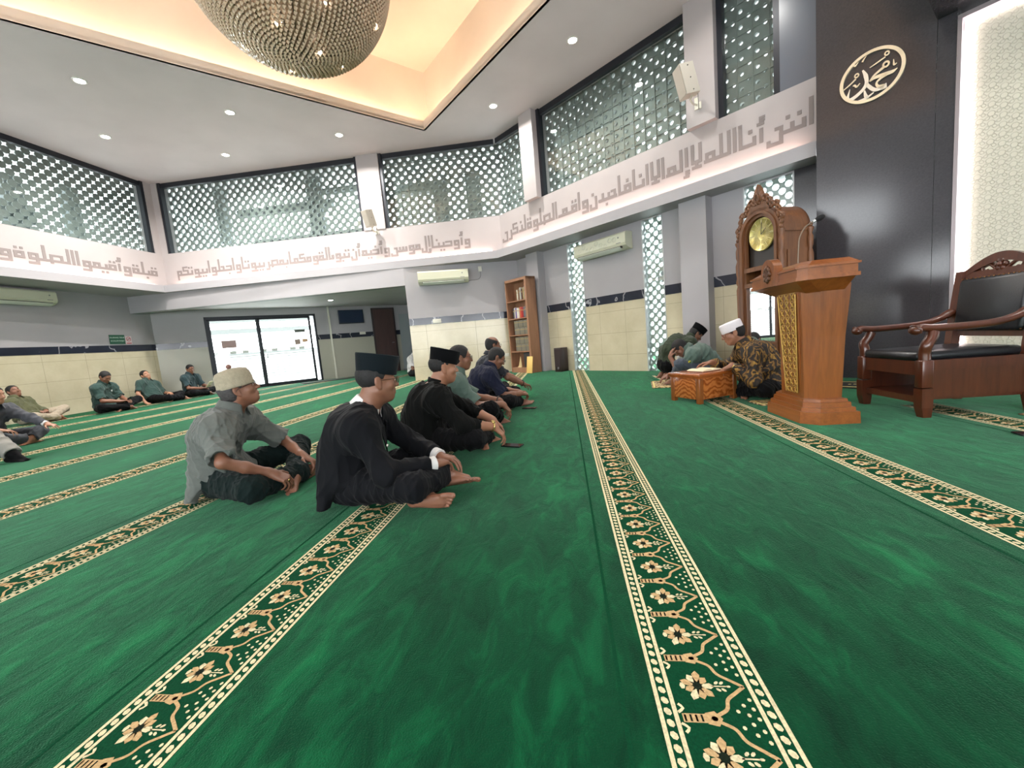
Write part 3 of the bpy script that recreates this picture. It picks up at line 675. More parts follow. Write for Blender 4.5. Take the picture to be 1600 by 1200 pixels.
# ---------------- square Kufic lettering on the band ----------------
def g_tooth(dots=0, up=True, w=2.6):
    r = [(0, 0, w, 1), (0, 0, 1, 2.6)]
    y = 3.6 if up else -2
    if dots == 1: r.append((1.0, y, 2.0, y+1))
    if dots == 2: r += [(.0, y, .95, y+1), (1.7, y, 2.65, y+1)]
    if dots == 3: r += [(.0, y, .95, y+1), (1.7, y, 2.65, y+1), (.85, y+1.6, 1.8, y+2.6)]
    return (w, r)
def loop(w=3.4, h=3, y0=0): return [(0, y0, w-.4, y0+1), (0, y0+h-1, w-.4, y0+h), (0, y0, 1, y0+h), (w-1.4, y0, w-.4, y0+h)]
HMZ = lambda x, y: [(x-.3, y, x+1.6, y+.8), (x+.2, y, x+1, y+2.4), (x-.5, y+1.7, x+1, y+2.4), (x-.5, y+.9, x+.3, y+1.5)]
G = {
 'A': (1, [(0, 0, 1, 7)]), 'a': (2, [(0, 0, 2, 1), (1, 0, 2, 7)]), 'H': (1.4, [(.2, 0, 1.2, 4)]+HMZ(0.2, 4.8)), 'Hb': (1.4, [(.2, 1, 1.2, 7)]+HMZ(0.2, -2.4)),
 'L': (2.2, [(0, 0, 2.2, 1), (0, 0, 1, 7)]), 'n': g_tooth(1), 'b': g_tooth(1, False), 'y': g_tooth(2, False), 't': g_tooth(2), 'w': (3.4, loop(3.4)+[(0, -2, 1, 1), (0, -2, 3.2, -1)]),
 'h': (3.4, loop()+[(0, 0, 3.4, 1)]), 'ta': (3, loop(3.4)+[(.2, 3.8, 1.1, 4.8), (1.8, 3.8, 2.7, 4.8)]), 'q': (3.4, loop()+[(0, 0, 3.4, 1), (.2, 3.8, 1.1, 4.8), (1.8, 3.8, 2.7, 4.8)]),
 'f': (3.4, loop()+[(0, 0, 3.4, 1), (1, 3.8, 2, 4.8)]), 'm': (3.4, loop(3.2)+[(0, 0, 3.4, 1)]), 'mf': (3, loop(3.4)+[(2, -2.4, 3, 1)]), '3': (3.0, [(0, 0, 3, 1), (.4, 0, 1.4, 3), (.4, 2.2, 2.6, 3)]),
 'd': (2.6, [(0, 0, 2.6, 1), (0, 0, 1, 3)]), 'z': (2.6, [(0, 0, 2.6, 1), (0, 0, 1, 3), (.6, 3.8, 1.6, 4.8)]), 'r': (2.4, [(0, -2, 1, 2.6), (0, -2, 2.4, -1)]), 'ri': (2.6, [(0, -2, 1, 1), (0, -2, 2.6, -1), (0, 0, 1, 1)]),
 'k': (4.2, [(0, 0, 4.2, 1), (0, 0, 1, 3), (0, 2.2, 3.6, 3), (2.7, 2.2, 3.6, 5), (.4, 4.2, 3.6, 5)]), 's': (5.4, [(0, 0, 5.4, 1), (0, 0, 1, 2.6), (1.8, 0, 2.8, 2.6), (3.6, 0, 4.6, 2.6)]), 'sh': (5.4, [(0, 0, 5.4, 1), (0, 0, 1, 2.6), (1.8, 0, 2.8, 2.6), (3.6, 0, 4.6, 2.6), (1, 3.4, 1.9, 4.3), (2.8, 3.4, 3.7, 4.3), (1.9, 4.8, 2.8, 5.7)]),
 'S': (5.2, [(0, 0, 5.2, 1), (0, 0, 1, 3.4), (0, 2.5, 4.2, 3.4), (3.2, -.8, 4.2, 3.4)]), 'j': (4.2, [(0, 0, 4.2, 1), (0, 0, 1, 3), (0, 2.2, 3.6, 3), (1.4, -2, 2.4, -1)]), 'hh': (4.2, [(0, 0, 4.2, 1), (0, 0, 1, 3), (0, 2.2, 3.8, 3)]), 'kh': (4.2, [(0, 0, 4.2, 1), (0, 0, 1, 3), (0, 2.2, 3.8, 3), (1.4, 3.8, 2.4, 4.8)]),
 'Y': (4.0, [(0, 0, 1, 1), (0, 0, .9, 2.6), (0, 1.7, 2, 2.6), (0, -2.2, 1, 1), (0, -2.2, 4, -1.2), (3, -2.2, 4, -.4)]), 'N': (3.6, [(0, -2, 1, 3), (0, -2, 3.6, -1), (2.6, -2, 3.6, .4), (1.4, 3.4, 2.4, 4.4)]), 'Lf': (3.2, [(0, -2, 1, 7), (0, -2, 3.2, -1), (2.3, -2, 3.2, .6)]),
 'LA': (3.6, [(0, 1, 1, 7), (2.4, 1, 3.4, 7), (0, 1, 3.4, 2), (1.2, 0, 2.2, 2), (.2, -.6, 3.2, .3)]), 'E': (1.6, HMZ(0.4, 0)), ' ': (1.1, []), '.': (.55, []), '-': (1.6, [(0, 0, 1.6, 1)]),
}
G['nf'] = G['N']
def kufic(tokens, P, s_right, s_left, z0, unit, name, label, th=.006, m=None):
    tot = sum(G[k][0]+(.0 if k in (' ', '.') else 0) for k in tokens); k_x = abs(s_right-s_left)/tot
    mb = MB(); pen = 0; R = []
    for k in tokens:
        w, rs = G[k]; R += [(pen+x0, y0, pen+x1, y1) for x0, y0, x1, y1 in rs]; pen += w
    ys = sorted({round(y, 3) for r in R for y in (r[1], r[3])})
    for y0, y1 in zip(ys[:-1], ys[1:]):          # merge overlapping strokes row by row so no two faces coincide
        iv = sorted((r[0], r[2]) for r in R if r[1] < y1-1e-4 and r[3] > y0+1e-4); mg = []
        for p0, p1 in iv:
            if mg and p0 <= mg[-1][1]+1e-4: mg[-1][1] = max(mg[-1][1], p1)
            else: mg.append([p0, p1])
        for x0, x1 in mg:
            p0, p1 = s_right-x0*k_x, s_right-x1*k_x
            mb.prism([P(p1, -th), P(p0, -th), P(p0, -.001), P(p1, -.001)], z0+y0*unit, z0+y1*unit, 0)
    return tag(mb.build(name, [m]), label, 'lettering')
M_LET = plain('taupe_lettering', srgb(124, 116, 114), .6)
kufic('A . n n Y . H . n a . A . L L h . LA . Hb . L h . A . LA . A . n a . f a . 3 b d . N . w . A . q - m - . A . L S L w . ta . L z . k r . Y'.split(), CW, 5.98, .05, 3.135, .047, 'kufic_lettering', 'taupe square Kufic Arabic lettering on the right wall band', m=M_LET)
kufic('w . H . w . hh y n a . Hb . Lf . m w . s Y . w . H . kh y h . H . N . t b w . E . A . L q w . m k m a . b m S r . b y w . t a . w . A . j 3 L w . A . b y w . t k mf'.split(), BW_, 7.86, .33, 3.10, .043, 'kufic_lettering', 'taupe square Kufic Arabic lettering on the far wall band', m=M_LET)
kufic('q b L ta . w . H . q y m w . A . A . L S L w . ta . w . b sh - r . A . L m w . m n y N'.split(), AW, 13.36, 8.6, 3.10, .043, 'kufic_lettering', 'taupe square Kufic Arabic lettering on the left wall band', m=M_LET)
# ---------------- round calligraphy sign on the granite ----------------
def calligraphy():
    e = wall_empty('calligraphy_roundel', GW, gd, .490, 3.228, -.012, 'round gold and silver calligraphy roundel on the dark granite wall', 'wall sign')
    M = plain('brushed_gold', srgb(232, 216, 186), .35, .45, noise=.12, nscale=6); Ms = plain('pale_gold', srgb(236, 228, 214), .3, .4)
    mb = MB(); n = 64; a = np.linspace(0, 2*np.pi, n, endpoint=False)
    r0, r1 = .232, .262; 
    rings = [np.stack([r*np.cos(a)*1.02, np.full(n, y), r*np.sin(a)*.96], 1) for r, y in ((r1, .01), (r1, -.012), (r0, -.012), (r0, .01))]
    mb.loft(rings+[rings[0]], 0, True, False, False); mb.build('ring', [M], e)
    st = [([(0.205, -0.036), (0.17, -0.05), (0.123, -0.047), (0.036, -0.038), (-0.012, -0.053)], [.006, .03, .036, .03, .012], M), ([(-0.012, -0.053), (0.026, -0.012), (0.103, 0.03)], [.012, .02, .026], M),
          ([(0.123, -0.052), (0.076, -0.068), (0.044, -0.097), (0.057, -0.136), (0.106, -0.163)], [.03, .022, .018, .024, .05], M), ([(0.125, -0.160), (0.077, -0.165), (0.028, -0.155), (-0.018, -0.098), (-0.036, -0.058)], [.05, .036, .032, .03, .02], Ms),
          ([(-0.07, 0.088), (-0.044, 0.019), (-0.038, -0.057), (-0.073, -0.113), (-0.151, -0.155), (-0.196, -0.142), (-0.178, -0.047)], [.014, .036, .03, .032, .036, .03, .004], Ms),
          ([(0.112, 0.12), (0.045, 0.098), (-0.013, 0.081)], [.014, .014, .008], M), ([(-0.126, 0.032), (-0.178, -0.003), (-0.242, -0.034)], [.016, .014, .006], M),
          ([(-0.167, 0.178), (-0.153, 0.186), (-0.132, 0.165), (-0.106, 0.191)], [.012, .016, .018, .008], M), ([(-0.152, -0.029), (-0.136, -0.028), (-0.12, -0.052), (-0.092, -0.029)], [.01, .016, .018, .008], M),
          ([(-0.073, 0.172), (-0.06, 0.193), (-0.038, 0.219)], [.018, .012, .004], M), ([(0.174, 0.062), (0.179, 0.009), (0.2, 0.015)], [.005, .018, .006], M),
          ([(-0.055, -0.122), (-0.042, -0.184), (-0.017, -0.215)], [.012, .03, .01], Ms), ([(-0.114, -0.201), (-0.042, -0.205), (0.023, -0.179)], [.006, .026, .012], Ms)]
    mb = MB()
    for pts, w, m_ in st:
        P = spline(pts, 6); ww = np.interp(np.linspace(0, len(w)-1, len(P)), range(len(w)), w); A, B_ = ribbon(P, ww); n = len(A)
        poly = list(A)+list(B_[::-1]); V = [(p[0], y, p[1]) for y in (-.010, .0) for p in poly]; N = len(poly); F = []
        for i in range(n-1): F += [(i, i+1, N-2-i, N-1-i), (N+i+1, N+i, 2*N-1-i, 2*N-2-i)]
        F += [(i, (i+1) % N, N+(i+1) % N, N+i) for i in range(N)]
        mb.add(V, F, 0 if m_ is M else 1)
    for cx, cz, r, w in ((.117, .046, .030, .016), (.123, .148, .022, .012), (-.120, .062, .022, .012)):
        a = np.linspace(0, 2*np.pi, 16, endpoint=False); rg = [np.stack([cx+q*np.cos(a), np.full(16, y), cz+q*1.1*np.sin(a)], 1) for q, y in ((r, 0), (r, -.01), (r-w, -.01), (r-w, 0))]
        mb.loft(rg+[rg[0]], 0, True, False, False)
    mb.build('lettering', [M, Ms], e)
calligraphy()
# ---------------- mihrab: light frame and carved pale panel ----------------
m = MB(); slab(m, GW(1.105), GW(1.135), 0, 3.40, -.02, .3, 0); slab(m, GW(1.105), GW(3.3), 3.38, 3.42, -.02, .3, 0); struct(m, 'trim_light_frame', [plain('light_frame', srgb(150, 140, 142), .35, .3)])
LEDM = emis('led_strip_glow', (1, .82, .84), 2.4)
e = wall_empty('led_strip', GW, gd, 1.175, 0, .0, 'glowing pinkish white strip light framing the carved panel', 'strip light')
mb = MB(); mb.box((0, .03, 1.72), (.05, .02, 3.40-.08)); mb.box((1.0, .03, 3.35), (2.05, .02, .045)); mb.build('diffuser', [LEDM], e)
def mat_panel():
    """interlaced star relief: contour lines of three crossed waves in the plane of the panel"""
    t = NT('carved_pale_panel'); v = t.co(); acc = None
    for th, k in ((0, 88), (60, 88), (120, 88), (30, 152), (90, 152), (150, 152)):
        dt = t.n('ShaderNodeVectorMath', operation='DOT_PRODUCT'); t.l(v, dt.inputs[0]); dt.inputs[1].default_value = (gd[0]*math.cos(rad(th))*k, gd[1]*math.cos(rad(th))*k, math.sin(rad(th))*k)
        cs = t.n('ShaderNodeMath', operation='COSINE'); t.l(dt.outputs['Value'], cs.inputs[0])
        if acc is None: acc = cs.outputs[0]
        else: ad = t.n('ShaderNodeMath', operation='ADD'); t.l(acc, ad.inputs[0]); t.l(cs.outputs[0], ad.inputs[1]); acc = ad.outputs[0]
    ab = t.n('ShaderNodeMath', operation='ABSOLUTE'); sb = t.n('ShaderNodeMath', operation='ADD'); t.l(acc, sb.inputs[0]); sb.inputs[1].default_value = .35; t.l(sb.outputs[0], ab.inputs[0])
    f = t.ramp(ab.outputs[0], [(.25, (0, 0, 0)), (.6, (1, 1, 1))])
    t.set(**{'Base Color': c4(srgb(208, 204, 186)), 'Roughness': .6}); t.bump(f, .8, .009); return t.m
m = MB(); slab(m, GW(1.20), GW(3.3), .0, 3.36, .05, .3, 0); struct(m, 'wall_mihrab', [mat_panel()])
area_light('led_strip_light', tuple(list(GW(1.17, -.03))+[1.75]), tuple(list(GW(1.17, -1))+[1.75]), .05, 3.2, 1.0, (1, .78, .80), None)
# ---------------- signs on the left wall ----------------
e = wall_empty('prohibition_sign', LWp, ld, 12.90, 1.62, -.004, 'green sign with two lines of white lettering above the marble strip', 'sign')
mb = MB(); mb.box((0, -.004, 0), (.36, .008, .225)); mb.build('board', [plain('sign_green', srgb(24, 84, 60), .5)], e)
M_WHT = plain('sign_white', srgb(205, 225, 212), .6)
text_obj('lettering', 'DILARANG TIDUR', .043, M_WHT, e, (0, -.0088, .045)); text_obj('lettering', 'DI DALAM MASJID', .040, M_WHT, e, (0, -.0088, -.035))
e = wall_empty('no_smoking_sign', LWp, ld, 13.17, 1.60, -.004, 'small white sign with a red prohibition ring beside the green sign', 'sign')
mb = MB(); mb.box((0, -.003, 0), (.15, .006, .20)); mb.build('board', [plain('sign_pale', srgb(205, 190, 192), .5)], e)
M_RED = plain('sign_red', srgb(178, 92, 98), .5)
mb = MB(); a = np.linspace(0, 2*np.pi, 24, endpoint=False); rg = [np.stack([r*np.cos(a), np.full(24, y), .028+r*np.sin(a)], 1) for r, y in ((.058, -.006), (.058, -.0085), (.045, -.0085), (.045, -.006))]
mb.loft(rg, 0, True, False, False); mb.box((0, -.0078, .028), (.012, .002, .10), rotm((0, 1, 0), rad(45))); mb.build('prohibition_ring', [M_RED], e)
mb = MB(); mb.box((-.004, -.0078, .028), (.06, .002, .012)); mb.box((.034, -.0078, .03), (.012, .002, .014)); mb.build('cigarette_symbol', [plain('symbol_grey', srgb(70, 70, 76), .6)], e)
mb = MB(); mb.box((0, -.0075, -.075), (.12, .002, .028)); mb.build('caption_band', [M_RED], e)
# ---------------- entrance: sliding glass door ----------------
def door():
    e = empty('door_1', tuple(list(DW(0))+[0]), math.atan2(dd[1], dd[0])); e['kind'] = 'structure'
    M = M_BLACKALU
    mb = MB(); mb.box(((DS0+DS1)/2, .05, DZ-.03), (DS1-DS0, .1, .06)); mb.box((DS0+.03, .05, DZ/2), (.06, .1, DZ)); mb.box((DS1-.03, .05, DZ/2), (.06, .1, DZ)); mb.box(((DS0+DS1)/2, .05, .012), (DS1-DS0, .1, .024)); mb.build('door_frame', [M], e)
    for (s0, s1, y) in ((DS0+.06, 2.46, .03), (2.36, 3.86, .07)):
        mb = MB(); 
        for s in (s0+.03, s1-.03): mb.box((s, y, DZ/2-.02), (.06, .03, DZ-.09))
        mb.box(((s0+s1)/2, y, DZ-.09), (s1-s0, .03, .06)); mb.box(((s0+s1)/2, y, .06), (s1-s0, .03, .07)); o = mb.build('sliding_panel', [M], e)
        g = MB(); g.add([(s0, y, .06), (s1, y, .06), (s1, y, DZ-.08), (s0, y, DZ-.08)], [(0, 1, 2, 3)]); g.build('pane', [M_GLASS], o)
    mb = MB(); mb.box((2.54, .0, 1.0), (.02, .03, .3), None, 0, .005); mb.build('handle', [plain('steel', (.5, .5, .5), .3, 1)], e)
door()
def sticker(s, z, w, h, col, label, y=.012):
    o = MB().box((0, 0, 0), (w, .004, h)).build('notice', [plain('notice_%d' % int(s*100), col, .6)]); p = DW(s, y); o.location = (p[0], p[1], z); o.rotation_euler = (0, 0, math.atan2(dd[1], dd[0])); return tag(o, label, 'notice')
sticker(1.62, 1.36, .36, .22, srgb(205, 170, 168), 'pinkish notice stuck on the left pane of the entrance door')
sticker(3.42, 1.30, .16, .17, srgb(176, 152, 140), 'small brown notice stuck on the right pane of the entrance door', .052)
sticker(3.64, 1.33, .16, .10, srgb(214, 170, 130), 'small orange notice stuck beside the brown one on the right pane', .052)
sticker(3.52, 1.64, .30, .09, srgb(110, 112, 106), 'dark grey label stuck high on the right pane of the entrance door', .052)
# outside of the entrance: pale terrace, low steps, white wall with louvres
M_PALE = plain('white_outer_wall', srgb(205, 206, 203), .8); M_LOUV = plain('grey_louvre', srgb(120, 124, 122), .7)  # plain white and grey base colours
m = MB(); m.prism([DW(-3, .16), DW(12, .16), DW(14, 9), DW(-6, 9)], -.12, -.02, 0); struct(m, 'exterior_terrace', [M_PALE])
m = MB(); 
def owall(s0, s1, z0, z1, off, mi): slab(m, DW(s0), DW(s1), z0, z1, off, off+.12, mi)
owall(-5, 13, 0, 1.1, 5.2, 0); owall(-5, 13, 1.1, 1.18, 5.1, 1)
for k in range(9): owall(-5, 13, .14+k*.11, .165+k*.11, 5.18, 1)
struct(m, 'exterior_low_wall', [M_PALE, M_LOUV])
m = MB(); owall(-5, 13, 1.9, 2.08, 4.2, 1); owall(-5, 13, 2.3, 2.6, 4.0, 1); owall(-6, 14, 2.8, 3.0, 3.6, 1); struct(m, 'exterior_eaves', [M_PALE, M_LOUV])
for k in range(14):
    o = MB().box((0, 0, .05), (.22, .16, .1), None, 0, .02).build('flower_pot', [plain('pot_dark', srgb(90, 92, 84), .8)]); p = DW(.2+k*.52+.1*math.sin(k*3), 5.14); o.location = (p[0], p[1], 1.18); o.rotation_euler = (0, 0, math.atan2(dd[1], dd[0]))
    tag(o, 'small dark pot on the pale garden wall beyond the entrance door', 'pot', 'pots on the garden wall')
# alcove: television, conduit, wooden door, light switch
e = wall_empty('television', DW, dd, 5.13, 2.02, -.03, 'black flat television on the alcove wall right of the entrance', 'television')
mb = MB(); mb.box((0, 0, 0), (.82, .05, .46), None, 0, .01); mb.build('bezel', [plain('tv_black', srgb(30, 38, 52), .4)], e)
mb = MB(); mb.box((0, -.027, .005), (.77, .004, .40)); mb.build('screen', [plain('tv_screen', srgb(38, 50, 72), .12)], e)
m = MB(); p = DW(4.42, -.03); m.box((p[0], p[1], 1.185), (.05, .05, 2.37), rotm((0, 0, 1), math.atan2(dd[1], dd[0]))); struct(m, 'trim_conduit', [M_WHITEP])
e = empty('door_2', tuple(list(DW(6.22, -.02))+[0]), math.atan2(dd[1], dd[0])); e['kind'] = 'structure'
mb = MB(); mb.box((0, 0, 1.12), (.72, .05, 2.24)); mb.build('door_leaf', [wood('dark_door_wood', srgb(62, 46, 46), srgb(84, 62, 58), 1)], e)
mb = MB(); mb.box((-.38, 0, 1.14), (.05, .07, 2.28)); mb.box((.38, 0, 1.14), (.05, .07, 2.28)); mb.box((0, 0, 2.26), (.8, .07, .05)); mb.build('door_frame', [plain('dark_jamb', srgb(52, 42, 44), .5)], e)
mb = MB(); mb.tube([(.28, -.03, 1.05), (.28, -.07, 1.05), (.2, -.07, 1.05)], .01, 8); mb.build('handle', [plain('steel', (.5, .5, .5), .3, 1)], e)
wall_box('light_switch', DW, dd, 5.45, 1.45, .2, .09, .012, M_WHITEP, 'white switch plate on the marble strip below the television', 'switch', -.008)
e = empty('roller_banner', tuple(list(DW(6.95, -.35))+[0]), math.atan2(dd[1], dd[0]), 'pale grey standing banner at the dark end of the alcove', 'banner')
mb = MB(); mb.box((0, 0, .06), (.62, .12, .06), None, 0, .01); mb.build('base', [plain('banner_base', srgb(120, 120, 122), .4)], e)
mb = MB(); mb.box((0, 0, 1.05), (.58, .006, 1.95)); mb.build('sheet', [plain('banner_sheet', srgb(150, 158, 160), .7)], e)
mb = MB(); mb.tube([(0, .03, .08), (0, .03, 2.0)], .012, 6); mb.build('pole', [plain('banner_base', (.3, .3, .3), .4)], e)
# ---------------- furniture ----------------
W_LECT = wood('honey_teak', srgb(98, 52, 20), srgb(148, 86, 38), 1.0, 'Z', .3, .35)
W_LECTX = wood('honey_teak_flat', srgb(104, 54, 20), srgb(158, 92, 40), 1.0, 'X', .28, .4)
W_CHAIR = wood('red_brown_teak', srgb(58, 27, 17), srgb(96, 49, 29), 1.0, 'Z', .28, .4)
W_CLOCK = wood('brown_carved_teak', srgb(78, 46, 26), srgb(128, 82, 48), 1.0, 'Z', .45, .06)
W_DARK = plain('carved_dark_wood', srgb(84, 48, 24), .4, noise=.3, nscale=40, bump=.4, bscale=50)
M_GOLD = plain('gilded_carving', srgb(196, 158, 84), .35, .55, noise=.2, nscale=30)
def cham(w, d, c): return [(-w/2+c, -d/2), (w/2-c, -d/2), (w/2, -d/2+c), (w/2, d/2), (-w/2, d/2), (-w/2, -d/2+c)]
def ring3(poly, z, dy=0, dx=0): return np.array([(x+dx, y+dy, z) for x, y in poly])
def lectern():
    e = empty('lectern', (1.85, 3.415, 0), rad(-90), 'honey-brown wooden lectern with a gilded carved front panel and slanted top', 'lectern')
    mb = MB()
    for (w, d, z0, z1, c) in ((.66, .35, 0, .085, .09), (.62, .315, .085, .115, .085), (.58, .28, .115, .150, .08), (.545, .255, .150, .172, .075)):
        mb.loft([ring3(cham(w, d, c), z0), ring3(cham(w-.004, d-.004, c), z1)], 0, True, True, False)
    mb.build('base', [W_LECTX], e)
    mb = MB(); mb.loft([ring3(cham(.43, .22, .06), .172, 0, .02), ring3(cham(.46, .24, .07), .62, 0, .025), ring3(cham(.505, .28, .085), .985, 0, .03)], 0, True, True, False); mb.build('body', [W_LECT], e)
    # gilded lattice on the tapering front
    mb = MB(); mb.add([(-.085, -.132, .20), (.085, -.132, .20), (.125, -.168, .95), (-.125, -.168, .95)], [(0, 1, 2, 3)]); 
    mb.add([(-.105, -.1285, .185), (.105, -.1285, .185), (.145, -.165, .965), (-.145, -.165, .965), (-.105, -.120, .185), (.105, -.120, .185), (.145, -.15, .965), (-.145, -.15, .965)], [(0, 1, 2, 3), (0, 4, 5, 1), (1, 5, 6, 2), (2, 6, 7, 3), (3, 7, 4, 0)], 0)
    fp = mb.build('front_panel', [W_LECT], e, (.028, .018, 0))
    mb = MB()
    for r in range(13):
        z = .225+r*.0585; t = (z-.2)/.75; hw = .082+.038*t; y = -.134-.034*t
        for cidx in range(3):
            x = (cidx-1)*hw*.66; s = hw*.30
            for k in range(4):
                a = rad(45+90*k); mb.box((x+s*.55*math.cos(a), y, z+.028*math.sin(a)*.62), (s*.9, .010, .011), rotm((0, 1, 0), -a+rad(0)), 0, .003)
            mb.ball((x, y-.003, z), (.008, .007, .008), 6)
        mb.box((0, y, z+.029), (hw*1.9, .006, .004)); 
    for s in (-1, 1): mb.tube([(s*.080, -.136, .205), (s*.122, -.171, .945)], .005, 5)
    mb.build('gilded_carving', [M_GOLD], fp)
    # flaring neck and the slab top
    mb = MB(); mb.loft([ring3(cham(.46, .20, .06), .93, 0, .03), ring3(cham(.73, .34, .055), 1.02, -.075, .03)], 0, True, True, False); mb.build('neck', [W_LECTX], e)
    def top(z0, z1, w, d, c, sl=.05):
        lo = ring3(cham(w, d, c), z0, -.075, .03); hi = ring3(cham(w, d, c), z1, -.075, .03)
        hi[:, 2] += np.array([0 if y > -d/2+.12 else -sl*.0 for x, y in cham(w, d, c)]); return [lo, hi]
    mb = MB(); mb.loft(top(1.02, 1.045, .775, .37, .05), 0, True, True, False); mb.loft(top(1.045, 1.10, .755, .35, .045), 0, True, True, False); mb.loft(top(1.10, 1.115, .78, .375, .05), 0, True, True, False)
    mb.loft([ring3(cham(.765, .36, .05), 1.115, -.075, .03), ring3(cham(.66, .27, .045), 1.150, -.06, .03)], 0, True, True, False)
    mb.build('top', [W_LECTX], e)
    pl = [(-.10, 1.02), (.10, 1.02)]+arc(0, 1.125, .10, 0, 180, 14)
    mb = MB(); mb.prism(pl, .305, .365, 0, xz); cr = mb.build('crest_plaque', [W_LECT], e, (.03, .082, 0))
    mb = MB()
    for k in range(8):
        a = k*math.pi/4; mb.ball((.040*math.cos(a), -.368, 1.115+.048*math.sin(a)), (.02, .012, .02), 8)
    for k in range(5): mb.box(((k-2)*.018, -.37, 1.115), (.007, .012, .09-.02*abs(k-2)), rotm((0, 1, 0), .15*(k-2)), 0, .003)
    mb.box((0, -.367, 1.115), (.085, .006, .085), rotm((0, 1, 0), rad(45)), 0, .003); mb.box((0, -.366, 1.115), (.085, .006, .085), None, 0, .003)
    mb.build('carved_emblem', [W_DARK], cr)
lectern()
def microphone():
    e = empty('microphone', (1.80, 3.42, 1.1505), rad(-90), 'gooseneck microphone with black foam head standing on the lectern', 'microphone')
    mb = MB(); mb.lathe([(.028, 0), (.026, .012), (.008, .022)], seg=16); mb.build('mount', [M_BLACKALU], e)
    pts = spline([(0, 0, .01), (.0, .005, .12), (.0, .015, .22), (.01, .05, .29), (.02, .10, .32)], 6)
    mb = MB(); mb.tube(pts, .0055, 8); mb.build('gooseneck', [plain('dull_steel', srgb(110, 96, 82), .35, .8)], e)
    mb = MB(); R = rotm((1, 0, 0), rad(-66)); mb.ball((.026, .14, .340), (.020, .020, .036), 14, R=R); mb.build('foam_head', [plain('black_foam', srgb(18, 18, 20), .95, bump=.4, bscale=200)], e)
    mb = MB(); mb.tube([(.019, .095, .318), (.022, .112, .326)], .011, 10); mb.build('collar', [plain('steel', (.5, .5, .5), .3, 1)], e)
microphone()
M_LEATHER = plain('black_leather', srgb(24, 26, 30), .32, noise=.25, nscale=5, bump=.25, bscale=120, spec=.6)
def armchair():
    e = empty('armchair', (2.81, 3.45, 0), rad(-90), 'carved red-brown wooden armchair with black leather seat and back', 'chair')
    # local: front -y, x right (viewer's), width .62, depth .68
    for sx in (-1, 1):
        x = sx*.285
        mb = MB(); mb.loft([np.array([(x-.028, -.355, 0), (x+.028, -.355, 0), (x+.028, -.305, 0), (x-.028, -.305, 0)]), np.array([(x-.034, -.37, .07), (x+.034, -.37, .07), (x+.034, -.30, .07), (x-.034, -.30, .07)]),
                           np.array([(x-.036, -.372, .205), (x+.036, -.372, .205), (x+.036, -.298, .205), (x-.036, -.298, .205)])], 0, True, True, False)
        mb.box((x, -.335, .3075), (.07, .072, .195), None, 0, .008)
        pts = [(x, -.335, .40), (x, -.335, .46), (x+sx*.012, -.335, .505), (x+sx*.006, -.30, .56), (x, -.285, .60)]
        mb.tube(spline(pts, 5), .034, 8); mb.build('front_leg', [W_CHAIR], e)
        mb = MB(); mb.tube(spline([(x, -.40, .618), (x, -.36, .632), (x, -.25, .622), (x, .05, .628), (x, .20, .66), (x, .30, .71)], 6), [.034, .040, .036]+[.026]*24+[.030]*4, 8, flat=1.25)
        mb.ball((x, -.395, .615), (.045, .035, .032), 10); mb.build('armrest', [W_CHAIR], e)
        mb = MB(); P = [(x, .34, 0), (x, .31, .15), (x, .30, .40), (x, .335, .72), (x, .375, 1.02)]
        rings = [np.array([(px-.03, py-.03, pz), (px+.03, py-.03, pz), (px+.03, py+.03, pz), (px-.03, py+.03, pz)]) for px, py, pz in spline(P, 4)]
        mb.loft(rings, 0, True, True, False); mb.build('rear_post', [W_CHAIR], e)
        mb = MB(); mb.box((x-sx*.005, -.01, .245), (.03, .60, .21)); mb.build('side_panel', [W_CHAIR], e)
    mb = MB(); mb.box((0, -.335, .345), (.5, .035, .10)); mb.box((0, .29, .33), (.5, .03, .12)); mb.box((0, -.02, .375), (.55, .6, .03)); mb.box((-.29, -.02, .365), (.03, .6, .07)); mb.box((.29, -.02, .365), (.03, .6, .07)); mb.build('seat_frame', [W_CHAIR], e)
    mb = MB(); mb.box((0, -.02, .13), (.54, .62, .022)); mb.box((0, -.33, .118), (.54, .025, .045)); mb.build('lower_shelf', [W_CHAIR], e)
    mb = MB(); mb.box((0, -.03, .425), (.52, .66, .07), None, 0, .028); mb.build('seat_cushion', [M_LEATHER], e)
    # back: rails, padded panel with studs, carved crest
    tilt = rotm((1, 0, 0), rad(-6))
    B = lambda x, y, z: tuple(np.array((x, y, z)) @ tilt.T+np.array((0, .325, .50)))
    mb = MB(); 
    mb.box(B(0, 0, .04), (.52, .035, .05), tilt); mb.box(B(0, 0, .47), (.52, .035, .07), tilt); mb.build('back_rail', [W_CHAIR], e)
    mb = MB(); mb.box(B(0, -.028, .255), (.50, .07, .40), tilt, 0, .03); mb.build('back_cushion', [M_LEATHER], e)
    mb = MB()
    for k in range(15):
        for z in (.065, .452): mb.ball(B(-.235+k*.0335, -.045, z), .0075, 6)
    mb.build('brass_stud', [plain('dark_brass', srgb(120, 84, 52), .3, .8)], e)
    cr = MB(); N = 24
    outer = [(-.29+.58*i/N, .50+.125*math.sin(math.pi*i/N)**1.1) for i in range(N+1)]; inn = [(-.27+.54*i/N, .475+.085*math.sin(math.pi*i/N)**1.2) for i in range(N+1)]
    for i in range(N):
        q = [outer[i], outer[i+1], inn[i+1], inn[i]]; cr.add([B(x, y, z) for y in (-.02, .02) for x, z in q], [(0, 1, 2, 3), (7, 6, 5, 4), (0, 4, 5, 1), (1, 5, 6, 2), (2, 6, 7, 3), (3, 7, 4, 0)])
    c = cr.build('crest_rail', [W_CHAIR], e)
    mb = MB()
